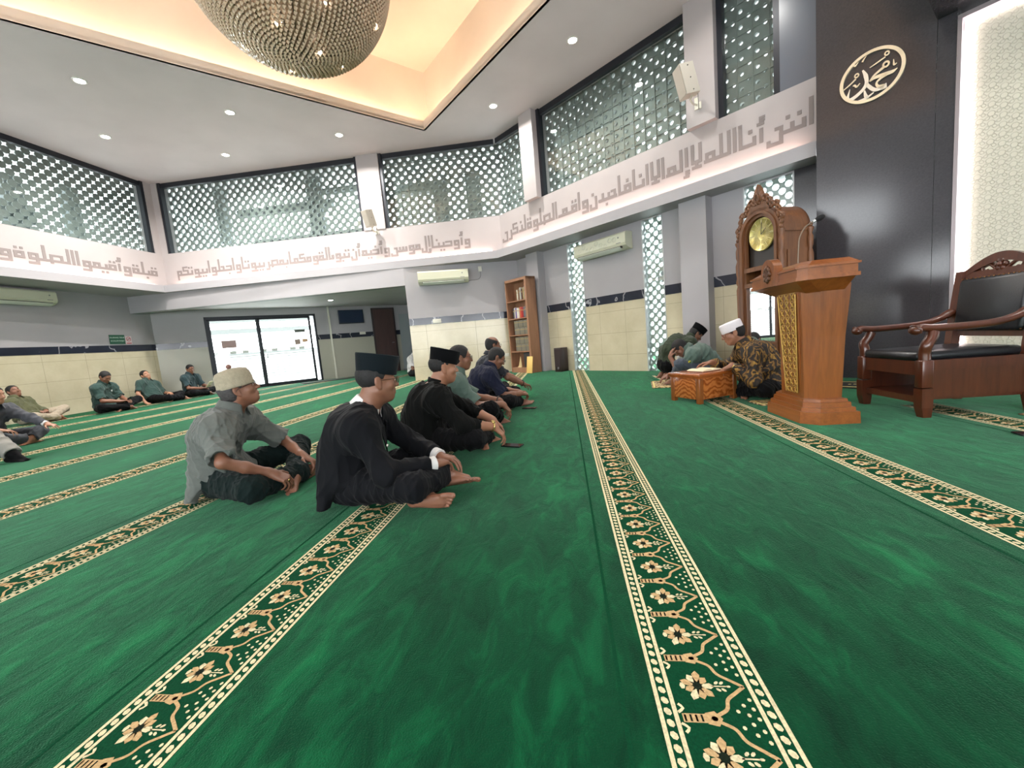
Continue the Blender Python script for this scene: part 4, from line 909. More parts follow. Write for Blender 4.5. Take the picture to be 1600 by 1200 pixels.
    for sx in (-1, 1):
        mb.tube([B(sx*x, 0, z) for x, z in spline([(.03, .50), (.09, .545), (.14, .535), (.13, .50), (.10, .505)], 4)], .012, 6); mb.tube([B(sx*x, 0, z) for x, z in spline([(.05, .49), (.12, .50), (.19, .515), (.2, .495)], 4)], .009, 6)
    for k in range(6):
        a = k*math.pi/3; mb.ball(B(.03*math.cos(a), -.008, .535+.03*math.sin(a)), (.02, .018, .02), 8)
    mb.ball(B(0, -.02, .535), .02, 8); mb.build('carved_flower', [W_CHAIR], c)
armchair()
def clock():
    ang = math.atan2(-.951, .309)
    e = empty('standing_clock', (2.30, 5.115, 0), ang, 'tall carved wooden standing clock with a brass dial, behind the lectern', 'clock')
    # local: x viewer's right, front -y ; width .615, depth .36
    w, d = .60, .36; zs = 1.72
    arch = [(-w/2, 0), (w/2, 0), (w/2, zs)]+arc(0, zs, w/2, 0, 180, 20)[1:-1]+[(-w/2, zs)]
    op = .225
    mb = MB()
    # hollow front: side boards, back board, arched hood
    mb.box((-w/2+.02, d/2, zs/2), (.04, d, zs)); mb.box((w/2-.02, d/2, zs/2), (.04, d, zs)); mb.prism(arch, -d, -d+.03, 0, xz)
    A1_ = arc(0, zs, w/2, 0, 180, 20); A2_ = arc(0, zs, w/2-.03, 0, 180, 20)
    for i in range(20):
        q = [A1_[i], A1_[i+1], A2_[i+1], A2_[i]]; mb.add([(x, y, z) for y in (.0, d) for x, z in q], [(3, 2, 1, 0), (4, 5, 6, 7), (0, 1, 5, 4), (1, 2, 6, 5), (2, 3, 7, 6), (3, 0, 4, 7)])
    mb.box((0, d/2, .05), (w, d, .10)); mb.build('case', [W_CLOCK], e)
    # front frame with arched opening in stepped mouldings
    mb = MB()
    for (ro, ri, y0, y1) in ((w/2, .262, -.03, .01), (.266, .238, -.045, .0), (.242, .205, -.02, .02)):
        Ao = arc(0, zs, ro, 0, 180, 24); Ai = arc(0, zs, ri, 0, 180, 24)
        po = [(ro, .08)]+Ao+[(-ro, .08)]; pi = [(ri, .08)]+Ai+[(-ri, .08)]
        for i in range(len(po)-1):
            q = [po[i], po[i+1], pi[i+1], pi[i]]; mb.add([(x, y, z) for y in (y0, y1) for x, z in q], [(0, 1, 2, 3), (7, 6, 5, 4), (4, 5, 1, 0), (5, 6, 2, 1), (6, 7, 3, 2), (7, 4, 0, 3)])
    for z in (.45, 1.18, 1.36): mb.box((0, -.01, z), (.46, .04, .05))
    mb.box((0, -.02, .50), (.52, .06, .03)); mb.box((0, -.03, .10), (w+.06, .10, .14), None, 0, .01); mb.box((0, -.01, .30), (.42, .02, .26)); mb.build('front_frame', [W_CLOCK], e)
    mb = MB(); mb.box((0, .012, .84), (.40, .01, .64)); mb.build('mirror_panel', [plain('mirror', (.92, .92, .92), .01, 1.0)], e)
    mb = MB(); mb.prism([(-.205, 1.38), (.205, 1.38), (.205, zs)]+arc(0, zs, .205, 0, 180, 16)[1:-1]+[(-.205, zs)], -.05, -.04, 0, xz); mb.build('dial_backing', [plain('dial_dark', srgb(46, 40, 36), .3)], e)
    mb = MB(); mb.lathe([(.182, -.006), (.182, .012), (.172, .012), (.168, .001), (.001, .002)], (0, .022, 1.735), 40, R=rotm((1, 0, 0), rad(90))); dl = mb.build('dial', [plain('brass_dial', srgb(206, 192, 122), .3, .55, noise=.3, nscale=16)], e)
    mb = MB(); 
    for k in range(12):
        a = rad(30*k); c = np.array((.145*math.sin(a), .014, 1.735+.145*math.cos(a))); R = rotm((0, 1, 0), a)
        for j in range(1 if k % 3 else 2): mb.box(c+R@np.array(((j-.25)*.012, 0, 0)), (.005, .004, .045), R)
    for k in range(36):
        a = rad(10*k); mb.box((.09*math.sin(a), .016, 1.735+.09*math.cos(a)), (.003, .003, .06), rotm((0, 1, 0), a))
    mb.build('numerals', [plain('pale_brass', srgb(236, 226, 176), .3, .4)], dl)
    mb = MB(); 
    for a, l in ((rad(50), .09), (rad(5), .13)): mb.box((l/2*math.sin(a), .008, 1.735+l/2*math.cos(a)), (.007, .003, l), rotm((0, 1, 0), a))
    mb.build('hands', [plain('black_hand', srgb(50, 44, 34), .4)], dl)
    # carved crest over the arch: leaf scrolls and a pointed shell
    mb = MB()
    for sx in (-1, 1):
        for k in range(9):
            a = rad(8+k*9.2); r = .305+.02*math.sin(k*2.1)+.012*k*.6; x, z = r*math.cos(a), zs+r*math.sin(a)
            pts = spline([(x, z), (x+.03, z+.035), (x-.01, z+.065), (x-.03, z+.035)], 3); mb.tube([(sx*q[0], -.02, q[1]) for q in pts], [.016]*(len(pts)-3)+[.012, .010, .006], 6)
            mb.ball((sx*(r+.012)*math.cos(a+.08), -.025, zs+(r+.012)*math.sin(a+.08)), (.020, .018, .026), 7)
    for k in range(7):
        f = (k-3)/3; mb.ball((f*.06, -.02, zs+.40+.09*(1-abs(f))), (.022, .022, .075-.03*abs(f)), 8, R=rotm((0, 1, 0), f*.6))
    mb.prism([(-.17, zs+.26), (.17, zs+.26), (.10, zs+.36), (.045, zs+.50), (0, zs+.56), (-.045, zs+.50), (-.10, zs+.36)], -.01, .03, 0, xz)
    mb.tube([(q[0], -.04, q[1]) for q in spline([(0, zs+.34), (.03, zs+.40), (0, zs+.46), (-.03, zs+.41), (0, zs+.37), (.012, zs+.41)], 4)], .009, 5)
    mb.build('carved_crest', [W_CLOCK], e)
    for (x, y) in ((-w/2-.045, .0), (w/2+.01, -.02), (w/2+.01, d-.02)):
        prof = [(.020, .0), (.030, .10), (.034, .16), (.020, .2), (.026, .5), (.022, .55), (.030, .58), (.022, .61), (.026, .95), (.030, 1.15), (.018, 1.20), (.034, 1.24), (.024, 1.30), (.032, 1.36), (.034, 1.44), (.018, 1.50), (.030, 1.54), (.030, 1.62), (.018, 1.66), (.034, 1.70), (.034, 1.72)]
        mb = MB(); mb.lathe(prof, (x, y, 0), 12); mb.ball((x, y, 1.745), (.026, .026, .03), 8); mb.build('turned_column', [W_CLOCK], e)
    mb = MB(); 
    mb.box((w/2+.006, d/2, zs-.01), (.012, d, .03)); mb.box((w/2+.004, d/2, 1.0), (.01, d*.7, 1.0)); mb.build('side_moulding', [W_CLOCK], e)
clock()
def burl():
    t = NT('burl_teak'); v = t.co((1, 1, 1)); w = t.n('ShaderNodeTexWave', wave_type='RINGS'); t.l(v, w.inputs['Vector']); w.inputs['Scale'].default_value = 9; w.inputs['Distortion'].default_value = 11; w.inputs['Detail'].default_value = 5; w.inputs['Detail Scale'].default_value = 1.1
    t.set(**{'Base Color': t.ramp(w.outputs['Fac'], [(.05, srgb(132, 68, 26)), (.4, srgb(158, 88, 38)), (.9, srgb(178, 106, 50))]), 'Roughness': .25}); t.b.inputs['Coat Weight'].default_value = .4; return t.m
W_BURL = burl()
DESK = (1.403, 4.42); DAZ = rad(-64.5+90-0)
def desk():
    e = empty('low_desk', (DESK[0], DESK[1], 0), rad(28), 'low burl-wood reading desk in front of the man in batik', 'desk')
    # local x 0.50 wide, y 0.56 deep
    mb = MB(); mb.box((0, 0, .155), (.48, .38, .23), None, 0, .006); mb.build('box', [W_BURL], e)
    mb = MB(); mb.box((0, 0, .285), (.53, .43, .03), None, 0, .008); mb.box((0, 0, .263), (.505, .405, .02)); mb.build('top', [wood('desk_top_wood', srgb(120, 58, 22), srgb(172, 96, 42), 1, 'X', .22, .5)], e)
    for sx in (-1, 1):
        for sy in (-1, 1):
            mb = MB(); mb.box((sx*.222, sy*.172, .14), (.05, .05, .28), None, 0, .004); mb.build('corner_post', [W_LECT], e)
desk()
M_PAPER = plain('cream_paper', srgb(226, 212, 178), .8)
def open_book(name, loc, rz, label, w=.20, h=.28, t=.02, cover=(90, 40, 30)):
    e = empty(name, loc, rz, label, 'book')
    mb = MB(); mb.box((0, 0, .003), (2*w+.02, h+.015, .006)); mb.build('cover', [plain('book_cover_%d' % cover[0], srgb(*cover), .5)], e)
    mb = MB()
    for s in (-1, 1):
        xs = np.linspace(0, w, 9); zz = .006+t*np.sin(np.clip(xs/w, 0, 1)*2.6+.35)**.8*.9
        r = [np.array([(s*x, -h/2, .006), (s*x, h/2, .006), (s*x, h/2, z), (s*x, -h/2, z)]) for x, z in zip(xs, zz)]
        mb.loft(r, 0, True, True, False)
    mb.build('pages', [M_PAPER], e); return e
open_book('open_book', (1.42, 4.42, .301), rad(28), 'open cream book lying on the low burl desk', .13, .21)
def box_thing(name, size, mat, loc, rz, label, cat, bev=.003, group=None):
    o = MB().box((0, 0, size[2]/2), size, None, 0, bev).build(name, [mat]); o.location = loc; o.rotation_euler = (0, 0, rz); return tag(o, label, cat, group)
# papers and small mat on the carpet near the lectern and desk
def sheet(name, w, h, mat, loc, rz, label, cat): return box_thing(name, (w, h, .006), mat, loc, rz, label, cat, 0)
M_MATP = NT('mat_motif'); vr = M_MATP.n('ShaderNodeTexVoronoi'); vr.inputs['Scale'].default_value = 28; M_MATP.l(M_MATP.co(), vr.inputs['Vector'])
M_MATP.set(**{'Base Color': M_MATP.ramp(vr.outputs['Distance'], [(.25, srgb(206, 190, 150)), (.45, srgb(150, 120, 80)), (.7, srgb(60, 58, 44))]), 'Roughness': .95}); M_MATP = M_MATP.m
M_MATB = plain('black_mat', srgb(22, 24, 24), .9, bump=.3, bscale=200); M_MATG = plain('gold_mat_border', srgb(206, 190, 120), .8)
def prayer_mat(x, y, rz, w, h, label, fill):
    e = empty('prayer_mat', (x, y, .0025), rz, label, 'prayer mat')
    mb = MB(); mb.box((0, 0, .004), (w, h, .008), None, 0, .003); mb.build('field', [fill], e)
    mb = MB()
    for s in (-1, 1): mb.box((0, s*(h/2-.05), .0085), (w*.94, .025, .002)); mb.box((s*(w/2-.03), 0, .0085), (.02, h*.9, .002))
    mb.build('border', [M_MATG], e)
    mb = MB(); 
    for k in range(7): mb.ball((-.12+k*.04, .0+.02*math.sin(k*2), .0088), (.016, .022, .002), 6)
    mb.build('motif', [M_MATG], e)
prayer_mat(3.06, 4.62, rad(-46), .85, .46, 'black prayer mat with gold border at the foot of the granite wall', M_MATB)
prayer_mat(3.30, 2.93, rad(2), .62, .34, 'cream patterned mat with dark motifs under the back of the armchair', M_MATP)
prayer_mat(1.93, 4.02, rad(4), .42, .26, 'small cream patterned cloth on the carpet behind the lectern', M_MATP)
prayer_mat(1.45, 5.72, rad(-10), .60, .7, 'cream patterned mat under the two men bent over in prayer', M_MATP)
M_PHONE = plain('black_phone', srgb(16, 17, 19), .2)
def phone(x, y, rz, label, z=.002):
    e = empty('mobile_phone', (x, y, z), rz, label, 'phone')
    mb = MB(); mb.box((0, 0, .005), (.078, .16, .009), None, 0, .0035); mb.build('case', [M_PHONE], e)
    mb = MB(); mb.box((0, 0, .0098), (.070, .150, .0008)); mb.build('screen', [plain('phone_glass', srgb(26, 28, 32), .06)], e)
phone(-.44, 2.95, rad(70), 'black phone lying on the carpet in front of the man with the gold watch')
phone(-.44, 4.52, rad(75), 'black phone lying on the carpet in front of the man in navy')
phone(2.62, 2.62, rad(80), 'dark phone lying on the carpet at the right edge near the armchair')
# spectacle case and shoes-like bag below the armchair
b = MB(); b.ball((0, 0, .05), (.12, .07, .05), 12); o = b.build('dark_bag', [plain('bag_black', srgb(16, 16, 18), .5)]); o.location = (3.22, 2.98, .0115); tag(o, 'small dark bag on the mat behind the armchair legs', 'bag')
# ---------------- bookcase and its books ----------------
BK = np.array((-1.01, 9.36)); bang = math.atan2(-.69, .72)
def bookcase():
    W_, D_, H_ = .76, .27, 2.15; M = wood('bookcase_wood', srgb(128, 90, 66), srgb(160, 118, 90), 1, 'Z', .5, .1)
    e = empty('bookcase', (BK[0], BK[1], 0), bang, 'tall narrow brown wooden bookcase with five compartments in the corner', 'bookcase')
    mb = MB(); mb.box((-W_/2+.012, D_/2, H_/2), (.024, D_, H_)); mb.build('side_board', [M], e)
    mb = MB(); mb.box((W_/2-.012, D_/2, H_/2), (.024, D_, H_)); mb.box((W_/2-.03, -.004, H_/2), (.06, .02, H_)); mb.build('side_board', [M], e)
    mb = MB(); mb.box((0, D_-.008, H_/2), (W_, .012, H_)); mb.build('back_board', [M], e)
    mb = MB(); mb.box((0, D_/2, H_-.03), (W_, D_, .06)); mb.build('top_board', [M], e)
    mb = MB(); mb.box((0, D_/2, .06), (W_-.05, D_-.02, .12)); mb.build('plinth', [M], e)
    for z in SHELVES[1:]: mb = MB(); mb.box((0, D_/2, z-.011), (W_-.05, D_-.02, .022)); mb.build('shelf', [M], e)
SHELVES = [.12, .50, .88, 1.26, 1.66]
bookcase()
def bk_world(x, y): return BK[0]+x*math.cos(bang)-y*math.sin(bang), BK[1]+x*math.sin(bang)+y*math.cos(bang)
BOOKM = {}
def book(x, z, t, h, dp, col, label, group, lying=False):
    e = MB(); c = srgb(*col); key = col
    m = BOOKM.setdefault(key, plain('book_%d_%d_%d' % col, c, .5)); e.box((0, 0, h/2), (t, dp, h), None, 0, .002)
    e.box((0, -dp/2-.0006, h*.72), (t*.7, .0015, h*.1), None, 1); e.box((0, .002, h-.001), (t*.75, dp*.92, .004), None, 2)
    o = e.build('book', [m, plain('gilt', srgb(176, 150, 96), .4, .4), M_PAPER]); wx, wy = bk_world(x, .02+dp/2+.03); o.location = (wx, wy, z); o.rotation_euler = (0, 0, bang)
    tag(o, label, 'book', group)
cols_top = [(196, 190, 170), (120, 92, 70), (180, 176, 168), (96, 70, 58), (170, 150, 110), (206, 204, 196)]
x = -.02
for k, c in enumerate(cols_top): book(x, SHELVES[4]+.001, .035, .24+.02*(k % 3), .18, c, 'thin upright book on the top shelf of the bookcase', 'books on the top shelf'); x += .055
x = -.20
for k, c in enumerate([(60, 58, 66), (176, 170, 160), (100, 88, 140), (210, 206, 196), (196, 188, 176), (180, 96, 60), (168, 50, 44), (150, 40, 38), (92, 96, 108), (120, 112, 110)]):
    book(x, SHELVES[3]+.001, .04, .23+.02*((k*3) % 4)/3, .18, c, 'upright coloured book on the second shelf of the bookcase', 'books on the second shelf'); x += .047
for r, z in enumerate((SHELVES[2], SHELVES[1])):
    x = -.19
    nm = ['third', 'fourth'][r]
    for k in range(12):
        for lev in range(2): book(x, z+.001+lev*.166, .036, .160, .17, (122, 116, 100) if (k+lev) % 4 else (100, 98, 92), 'small grey-green bound volume on the %s shelf of the bookcase' % nm, 'bound volumes on the %s shelf' % nm)
        x += .0415
wx, wy = bk_world(.17, .13); box_thing('dark_box', (.26, .16, .34), plain('box_dark', srgb(44, 42, 46), .5), (wx, wy, .122), bang, 'dark box in the lowest compartment of the bookcase', 'box')
def pennant():
    wx, wy = bk_world(-.12, .06); e = empty('wooden_sail_ornament', (wx, wy, .122), bang, 'small pale wooden sail-shaped ornament in the lowest compartment', 'ornament')
    mb = MB(); mb.box((0, 0, .012), (.13, .05, .024)); mb.build('foot', [plain('pale_wood', srgb(200, 176, 132), .5)], e)
    mb = MB(); mb.prism([(-.06, .024), (.055, .024), (.03, .25)], -.006, .006, 0, xz); mb.build('sail', [plain('pale_wood', (.6, .5, .3), .5)], e)
pennant()
p = RW(.93, -.30)
def yellow_board():
    e = empty('folded_board', (p[0]-.28, p[1]-.18, 0), rad(-44), 'yellow folded board leaning beside the bookcase at the pillar foot', 'board')
    R = rotm((1, 0, 0), rad(-8)); mb = MB(); mb.box((0, .03, .19), (.19, .016, .375), R, 0, .004); mb.build('panel', [plain('yellow_board', srgb(214, 178, 104), .5)], e)
    mb = MB(); mb.box((0, .062, .345), (.07, .012, .035), R, 0, .004); mb.build('handle_slot', [M_DARKSLOT], e)
yellow_board()
q_ = RW(1.42, -.16)
def floor_speaker():
    e = empty('column_speaker', (q_[0], q_[1], 0), math.atan2(rd[1], rd[0]), 'dark brown column loudspeaker on the floor beside the lattice window', 'loudspeaker')
    mb = MB(); mb.box((0, 0, .26), (.20, .22, .52), None, 0, .006); mb.build('cabinet', [plain('dark_brown_cabinet', srgb(48, 34, 32), .35)], e)
    mb = MB(); mb.box((0, -.112, .30), (.17, .01, .38)); mb.build('grille', [plain('brown_grille', srgb(40, 28, 28), .8, bump=.5, bscale=250)], e)
    mb = MB(); mb.lathe([(.03, 0), (.02, .006)], (0, -.112, .075), 14, R=rotm((1, 0, 0), rad(90))); mb.build('port', [plain('port_steel', srgb(110, 110, 112), .3, .6)], e)
floor_speaker()
# long dark doormat before the entrance and a fallen mat edge
o = MB().box((0, 0, .008), (2.2, .62, .014), None, 0, .004).build('doormat', [plain('dark_doormat', srgb(48, 52, 44), .95, bump=.5, bscale=150)]); p_ = DW(4.35, -.75); o.location = (p_[0], p_[1], .001); o.rotation_euler = (0, 0, math.atan2(dd[1], dd[0])); tag(o, 'dark doormat on the green carpet inside the entrance', 'doormat')
# ---------------- people: smooth-blended volumes meshed by surface nets ----------------
def nrm(v): v = np.asarray(v, float); return v/(np.linalg.norm(v)+1e-12)
class Vol:
    def __init__(s, lo, hi, h):
        s.h = h; s.lo = np.array(lo, float); n = np.ceil((np.array(hi)-s.lo)/h).astype(int)+1
        s.D = np.full(n, 1.0, np.float32); s.ax = [(s.lo[i]+h*np.arange(n[i])).astype(np.float32) for i in range(3)]
    def win(s, lo, hi):
        sl = []; co = []
        for i in range(3):
            a = max(0, int((lo[i]-s.lo[i])/s.h)); b = min(s.D.shape[i], int((hi[i]-s.lo[i])/s.h)+2)
            if b <= a: return None, None
            sl.append(slice(a, b)); co.append(s.ax[i][a:b])
        return tuple(sl), (co[0][:, None, None], co[1][None, :, None], co[2][None, None, :])
    def put(s, sl, d, k, sub=False):
        A = s.D[sl]
        if sub:
            d = -d
            if k <= 0: s.D[sl] = np.maximum(A, d); return
            h = np.clip(.5-.5*(A-d)/k, 0, 1); s.D[sl] = A*(1-h)+d*h+k*h*(1-h); return
        if k <= 0: s.D[sl] = np.minimum(A, d); return
        h = np.clip(.5+.5*(A-d)/k, 0, 1); s.D[sl] = A*(1-h)+d*h-k*h*(1-h)
    def cone(s, a, b, r1, r2, k=.02, sub=False):
        a = np.asarray(a, float); b = np.asarray(b, float); R = max(r1, r2)+k+2*s.h
        sl, P = s.win(np.minimum(a, b)-R, np.maximum(a, b)+R)
        if sl is None: return s
        ba = (b-a).astype(np.float32); L = float(ba@ba)+1e-12; q = [P[i]-np.float32(a[i]) for i in range(3)]
        t = np.clip((q[0]*ba[0]+q[1]*ba[1]+q[2]*ba[2])/L, 0, 1)
        d = np.sqrt((q[0]-t*ba[0])**2+(q[1]-t*ba[1])**2+(q[2]-t*ba[2])**2)-(r1+(r2-r1)*t)
        s.put(sl, d, k, sub); return s
    def chain(s, pts, rs, k=.02):
        for i in range(len(pts)-1): s.cone(pts[i], pts[i+1], rs[i], rs[i+1], k)
        return s
    def ell(s, c, r, R=None, k=.02, sub=False):
        c = np.asarray(c, float); r = np.asarray(r if hasattr(r, '__len__') else (r, r, r), float); M = r.max()+k+2*s.h
        sl, P = s.win(c-M, c+M)
        if sl is None: return s
        q = [P[i]-np.float32(c[i]) for i in range(3)]
        if R is not None:
            R = np.asarray(R, np.float32); q = [R[0, i]*q[0]+R[1, i]*q[1]+R[2, i]*q[2] for i in range(3)]
        u = [q[i]/np.float32(r[i]) for i in range(3)]; k0 = np.sqrt(u[0]**2+u[1]**2+u[2]**2)
        k1 = np.sqrt((u[0]/r[0])**2+(u[1]/r[1])**2+(u[2]/r[2])**2)+1e-9
        s.put(sl, k0*(k0-1)/k1, k, sub); return s
    def tubecut(s, a, b, r1, r2, k=.02, hollow=0, dep=.035):
        """sleeve or trouser leg: a cone ending in a flat open hem at b"""
        a = np.asarray(a, float); b = np.asarray(b, float); R = max(r1, r2)+k+2*s.h
        sl, P = s.win(np.minimum(a, b)-R, np.maximum(a, b)+R)
        if sl is None: return s
        ba = (b-a).astype(np.float32); L = float(np.linalg.norm(ba)); u = ba/L; q = [P[i]-np.float32(a[i]) for i in range(3)]
        ax = q[0]*u[0]+q[1]*u[1]+q[2]*u[2]; t = np.clip(ax/L, 0, 1.3)
        rd_ = np.sqrt((q[0]-t*ba[0])**2+(q[1]-t*ba[1])**2+(q[2]-t*ba[2])**2); d = np.maximum(rd_-(r1+(r2-r1)*t), ax-L)
        if hollow: d = np.maximum(d, np.minimum(hollow-rd_, 1e3)*(ax > L-dep)+(-1)*(ax <= L-dep))
        s.put(sl, d.astype(np.float32), k); return s
    def cut(s, p, n, k=.0):
        """remove the half space on the side n points to"""
        n = nrm(n); P = (s.ax[0][:, None, None], s.ax[1][None, :, None], s.ax[2][None, None, :])
        d = n[0]*(P[0]-p[0])+n[1]*(P[1]-p[1])+n[2]*(P[2]-p[2])
        s.D = np.maximum(s.D, d.astype(np.float32)) if k <= 0 else s._smax(s.D, d.astype(np.float32), k); return s
    def cutlocal(s, p, n, rad_):
        """plane cut acting only within rad_ of p (sleeve ends, hems)"""
        n = nrm(n); p = np.asarray(p, float); sl, P = s.win(p-rad_, p+rad_)
        if sl is None: return s
        q = [P[i]-p[i] for i in range(3)]; d = n[0]*q[0]+n[1]*q[1]+n[2]*q[2]
        m = (q[0]**2+q[1]**2+q[2]**2) < rad_**2
        s.D[sl] = np.where(m, np.maximum(s.D[sl], d), s.D[sl]).astype(np.float32); return s
    @staticmethod
    def _smax(a, b, k): h = np.clip(.5-.5*(a-b)/k, 0, 1); return a*(1-h)+b*h+k*h*(1-h)
    def wrinkle(s, amp, freq, seed=0, only=None):
        """soft cloth folds, evaluated only close to the surface"""
        r = np.random.RandomState(seed); m = np.abs(s.D) < .03
        ix = np.nonzero(m); p = np.stack([s.ax[i][ix[i]] for i in range(3)], 1)
        w = np.zeros(len(p), np.float32); warp = p+.03*np.stack([np.sin(p[:, 1]*19+seed), np.sin(p[:, 2]*17+2*seed), np.sin(p[:, 0]*21+seed)], 1)
        for j in range(5):
            d = nrm(r.randn(3)*np.array((1, 1, .7))); f = freq*(1+.5*j)
            w += (1-np.abs(np.sin(warp@d*f+r.rand()*6)))**2*(1/(1+.45*j))-.35/(1+.45*j)
        s.D[ix] -= (amp*w).astype(np.float32); return s
    def mesh(s):
        D = s.D; S = D < 0; n = D.shape
        S[0] = S[-1] = False; S[:, 0] = S[:, -1] = False; S[:, :, 0] = S[:, :, -1] = False
        D = np.where(S, np.minimum(D, -1e-6), np.maximum(D, 1e-6))
        c = sum(S[i:n[0]-1+i, j:n[1]-1+j, k:n[2]-1+k].astype(np.int8) for i in (0, 1) for j in (0, 1) for k in (0, 1))
        m = (c > 0) & (c < 8); ci = np.argwhere(m); idx = np.full(m.shape, -1, np.int32); idx[m] = np.arange(len(ci))
        acc = np.zeros((len(ci), 3)); cnt = np.zeros(len(ci))
        for ax in range(3):
            o = [(0, 0, 0)]*4; oth = [i for i in range(3) if i != ax]
            for a in (0, 1):
                for b in (0, 1):
                    o1 = np.zeros(3, int); o1[oth[0]] = a; o1[oth[1]] = b; o2 = o1.copy(); o2[ax] = 1
                    q1 = ci+o1; q2 = ci+o2; d1 = D[q1[:, 0], q1[:, 1], q1[:, 2]]; d2 = D[q2[:, 0], q2[:, 1], q2[:, 2]]
                    x = (d1 < 0) != (d2 < 0); t = np.where(x, d1/(d1-d2+1e-20), 0)
                    pos = o1+t[:, None]*(o2-o1); acc[x] += pos[x]; cnt[x] += 1
        V = s.lo+s.h*(ci+acc/np.maximum(cnt, 1)[:, None]); F = []
        for ax in range(3):
            a1, a2 = [(1, 2), (2, 0), (0, 1)][ax]
            sA = np.take(S, range(0, n[ax]-1), ax); sB = np.take(S, range(1, n[ax]), ax); e = np.argwhere(sA != sB)
            e = e[(e[:, a1] > 0) & (e[:, a2] > 0) & (e[:, a1] < n[a1]-1) & (e[:, a2] < n[a2]-1)]
            ins = S[e[:, 0], e[:, 1], e[:, 2]]
            def cell(d1, d2):
                q = e.copy(); q[:, a1] -= d1; q[:, a2] -= d2; return idx[q[:, 0], q[:, 1], q[:, 2]]
            Q = np.stack([cell(1, 1), cell(0, 1), cell(0, 0), cell(1, 0)], 1); Q[~ins] = Q[~ins][:, ::-1]
            F.append(Q)
        F = np.concatenate(F); F = F[(F >= 0).all(1)]
        # one relaxing pass removes the voxel ripple
        for it in range(1 if s.h < .0052 else 2):
            sm = np.zeros_like(V); ct = np.zeros(len(V))
            for i in range(4):
                np.add.at(sm, F[:, i], V[F[:, (i+1) % 4]]); np.add.at(ct, F[:, i], 1)
                np.add.at(sm, F[:, i], V[F[:, (i-1) % 4]]); np.add.at(ct, F[:, i], 1)
            V = V*.6+.4*sm/np.maximum(ct, 1)[:, None]
        return V, F.astype(np.int32)

def ik(a, t, l1, l2, hint):
    """two-bone chain from a towards t; returns joint and reached end"""
    a = np.asarray(a, float); t = np.asarray(t, float); d = t-a; D = np.linalg.norm(d); D2 = min(D, (l1+l2)*.998); u = d/(D+1e-9); t = a+u*D2
    x = (l1*l1-l2*l2+D2*D2)/(2*D2); h = math.sqrt(max(0, l1*l1-x*x)); p = np.asarray(hint, float)-a; p = p-u*(p@u); return a+u*x+nrm(p)*h, t
def euler_head(yaw, pitch, roll=0):
    """head turn to its own right, nod down, tilt"""
    return rotm((0, 0, 1), -rad(yaw)) @ rotm((1, 0, 0), -rad(pitch)) @ rotm((0, 1, 0), rad(roll))
SKIN = {}
def skin_mat(tone):
    if tone in SKIN: return SKIN[tone]
    c = {0: srgb(150, 106, 82), 1: srgb(128, 88, 68), 2: srgb(168, 124, 98), 3: srgb(112, 78, 62)}[tone]
    t = NT('skin'); v = t.co(); f = t.noise(v, 22, 3); g = t.noise(v, 5, 2)
    mx = t.n('ShaderNodeMath', operation='MULTIPLY_ADD'); t.l(g, mx.inputs[0]); mx.inputs[1].default_value = .6; m2 = t.n('ShaderNodeMath', operation='MULTIPLY'); t.l(f, m2.inputs[0]); m2.inputs[1].default_value = .4; t.l(m2.outputs[0], mx.inputs[2])
    t.set(**{'Base Color': t.ramp(mx.outputs[0], [(.3, (c[0]*.82, c[1]*.74, c[2]*.72)), (.7, (c[0]*1.12, c[1]*1.12, c[2]*1.12))]), 'Roughness': .48})
    t.b.inputs['Subsurface Weight'].default_value = .12; t.b.inputs['Subsurface Radius'].default_value = (.012, .005, .003)
    t.bump(t.noise(v, 160, 2), .12, .002); SKIN[tone] = t.m; return t.m
def cloth(name, col, rough=.85, weave=260, noise=.08, sheen=.15):
    if name in MATS: return MATS[name]
    t = NT(name); v = t.co(); f = t.noise(v, 9, 4, .6)
    t.set(**{'Base Color': t.ramp(f, [(.3, tuple(c*(1-noise*1.6) for c in col)), (.7, tuple(min(1, c*(1+noise)) for c in col))]), 'Roughness': rough}); t.b.inputs['Sheen Weight'].default_value = sheen
    t.b.inputs['Specular IOR Level'].default_value = .12
    t.bump(t.noise(v, weave, 2), .18, .002); MATS[name] = t.m; return t.m
M_HAIR = plain('black_hair', srgb(17, 15, 15), .75, noise=.3, nscale=90, bump=.5, bscale=140)
M_HAIRG = plain('greying_hair', srgb(58, 54, 54), .6, noise=.35, nscale=90, bump=.5, bscale=140)
M_EYE = plain('eye_white', srgb(205, 195, 185), .2); M_IRIS = plain('dark_iris', srgb(28, 18, 14), .12)
M_FRAME = plain('spectacle_frame', srgb(36, 30, 28), .3, .3); M_NAIL = plain('nail', srgb(190, 150, 130), .3)
M_LENS = mat_glass('spectacle_lens', (.94, .95, .95))

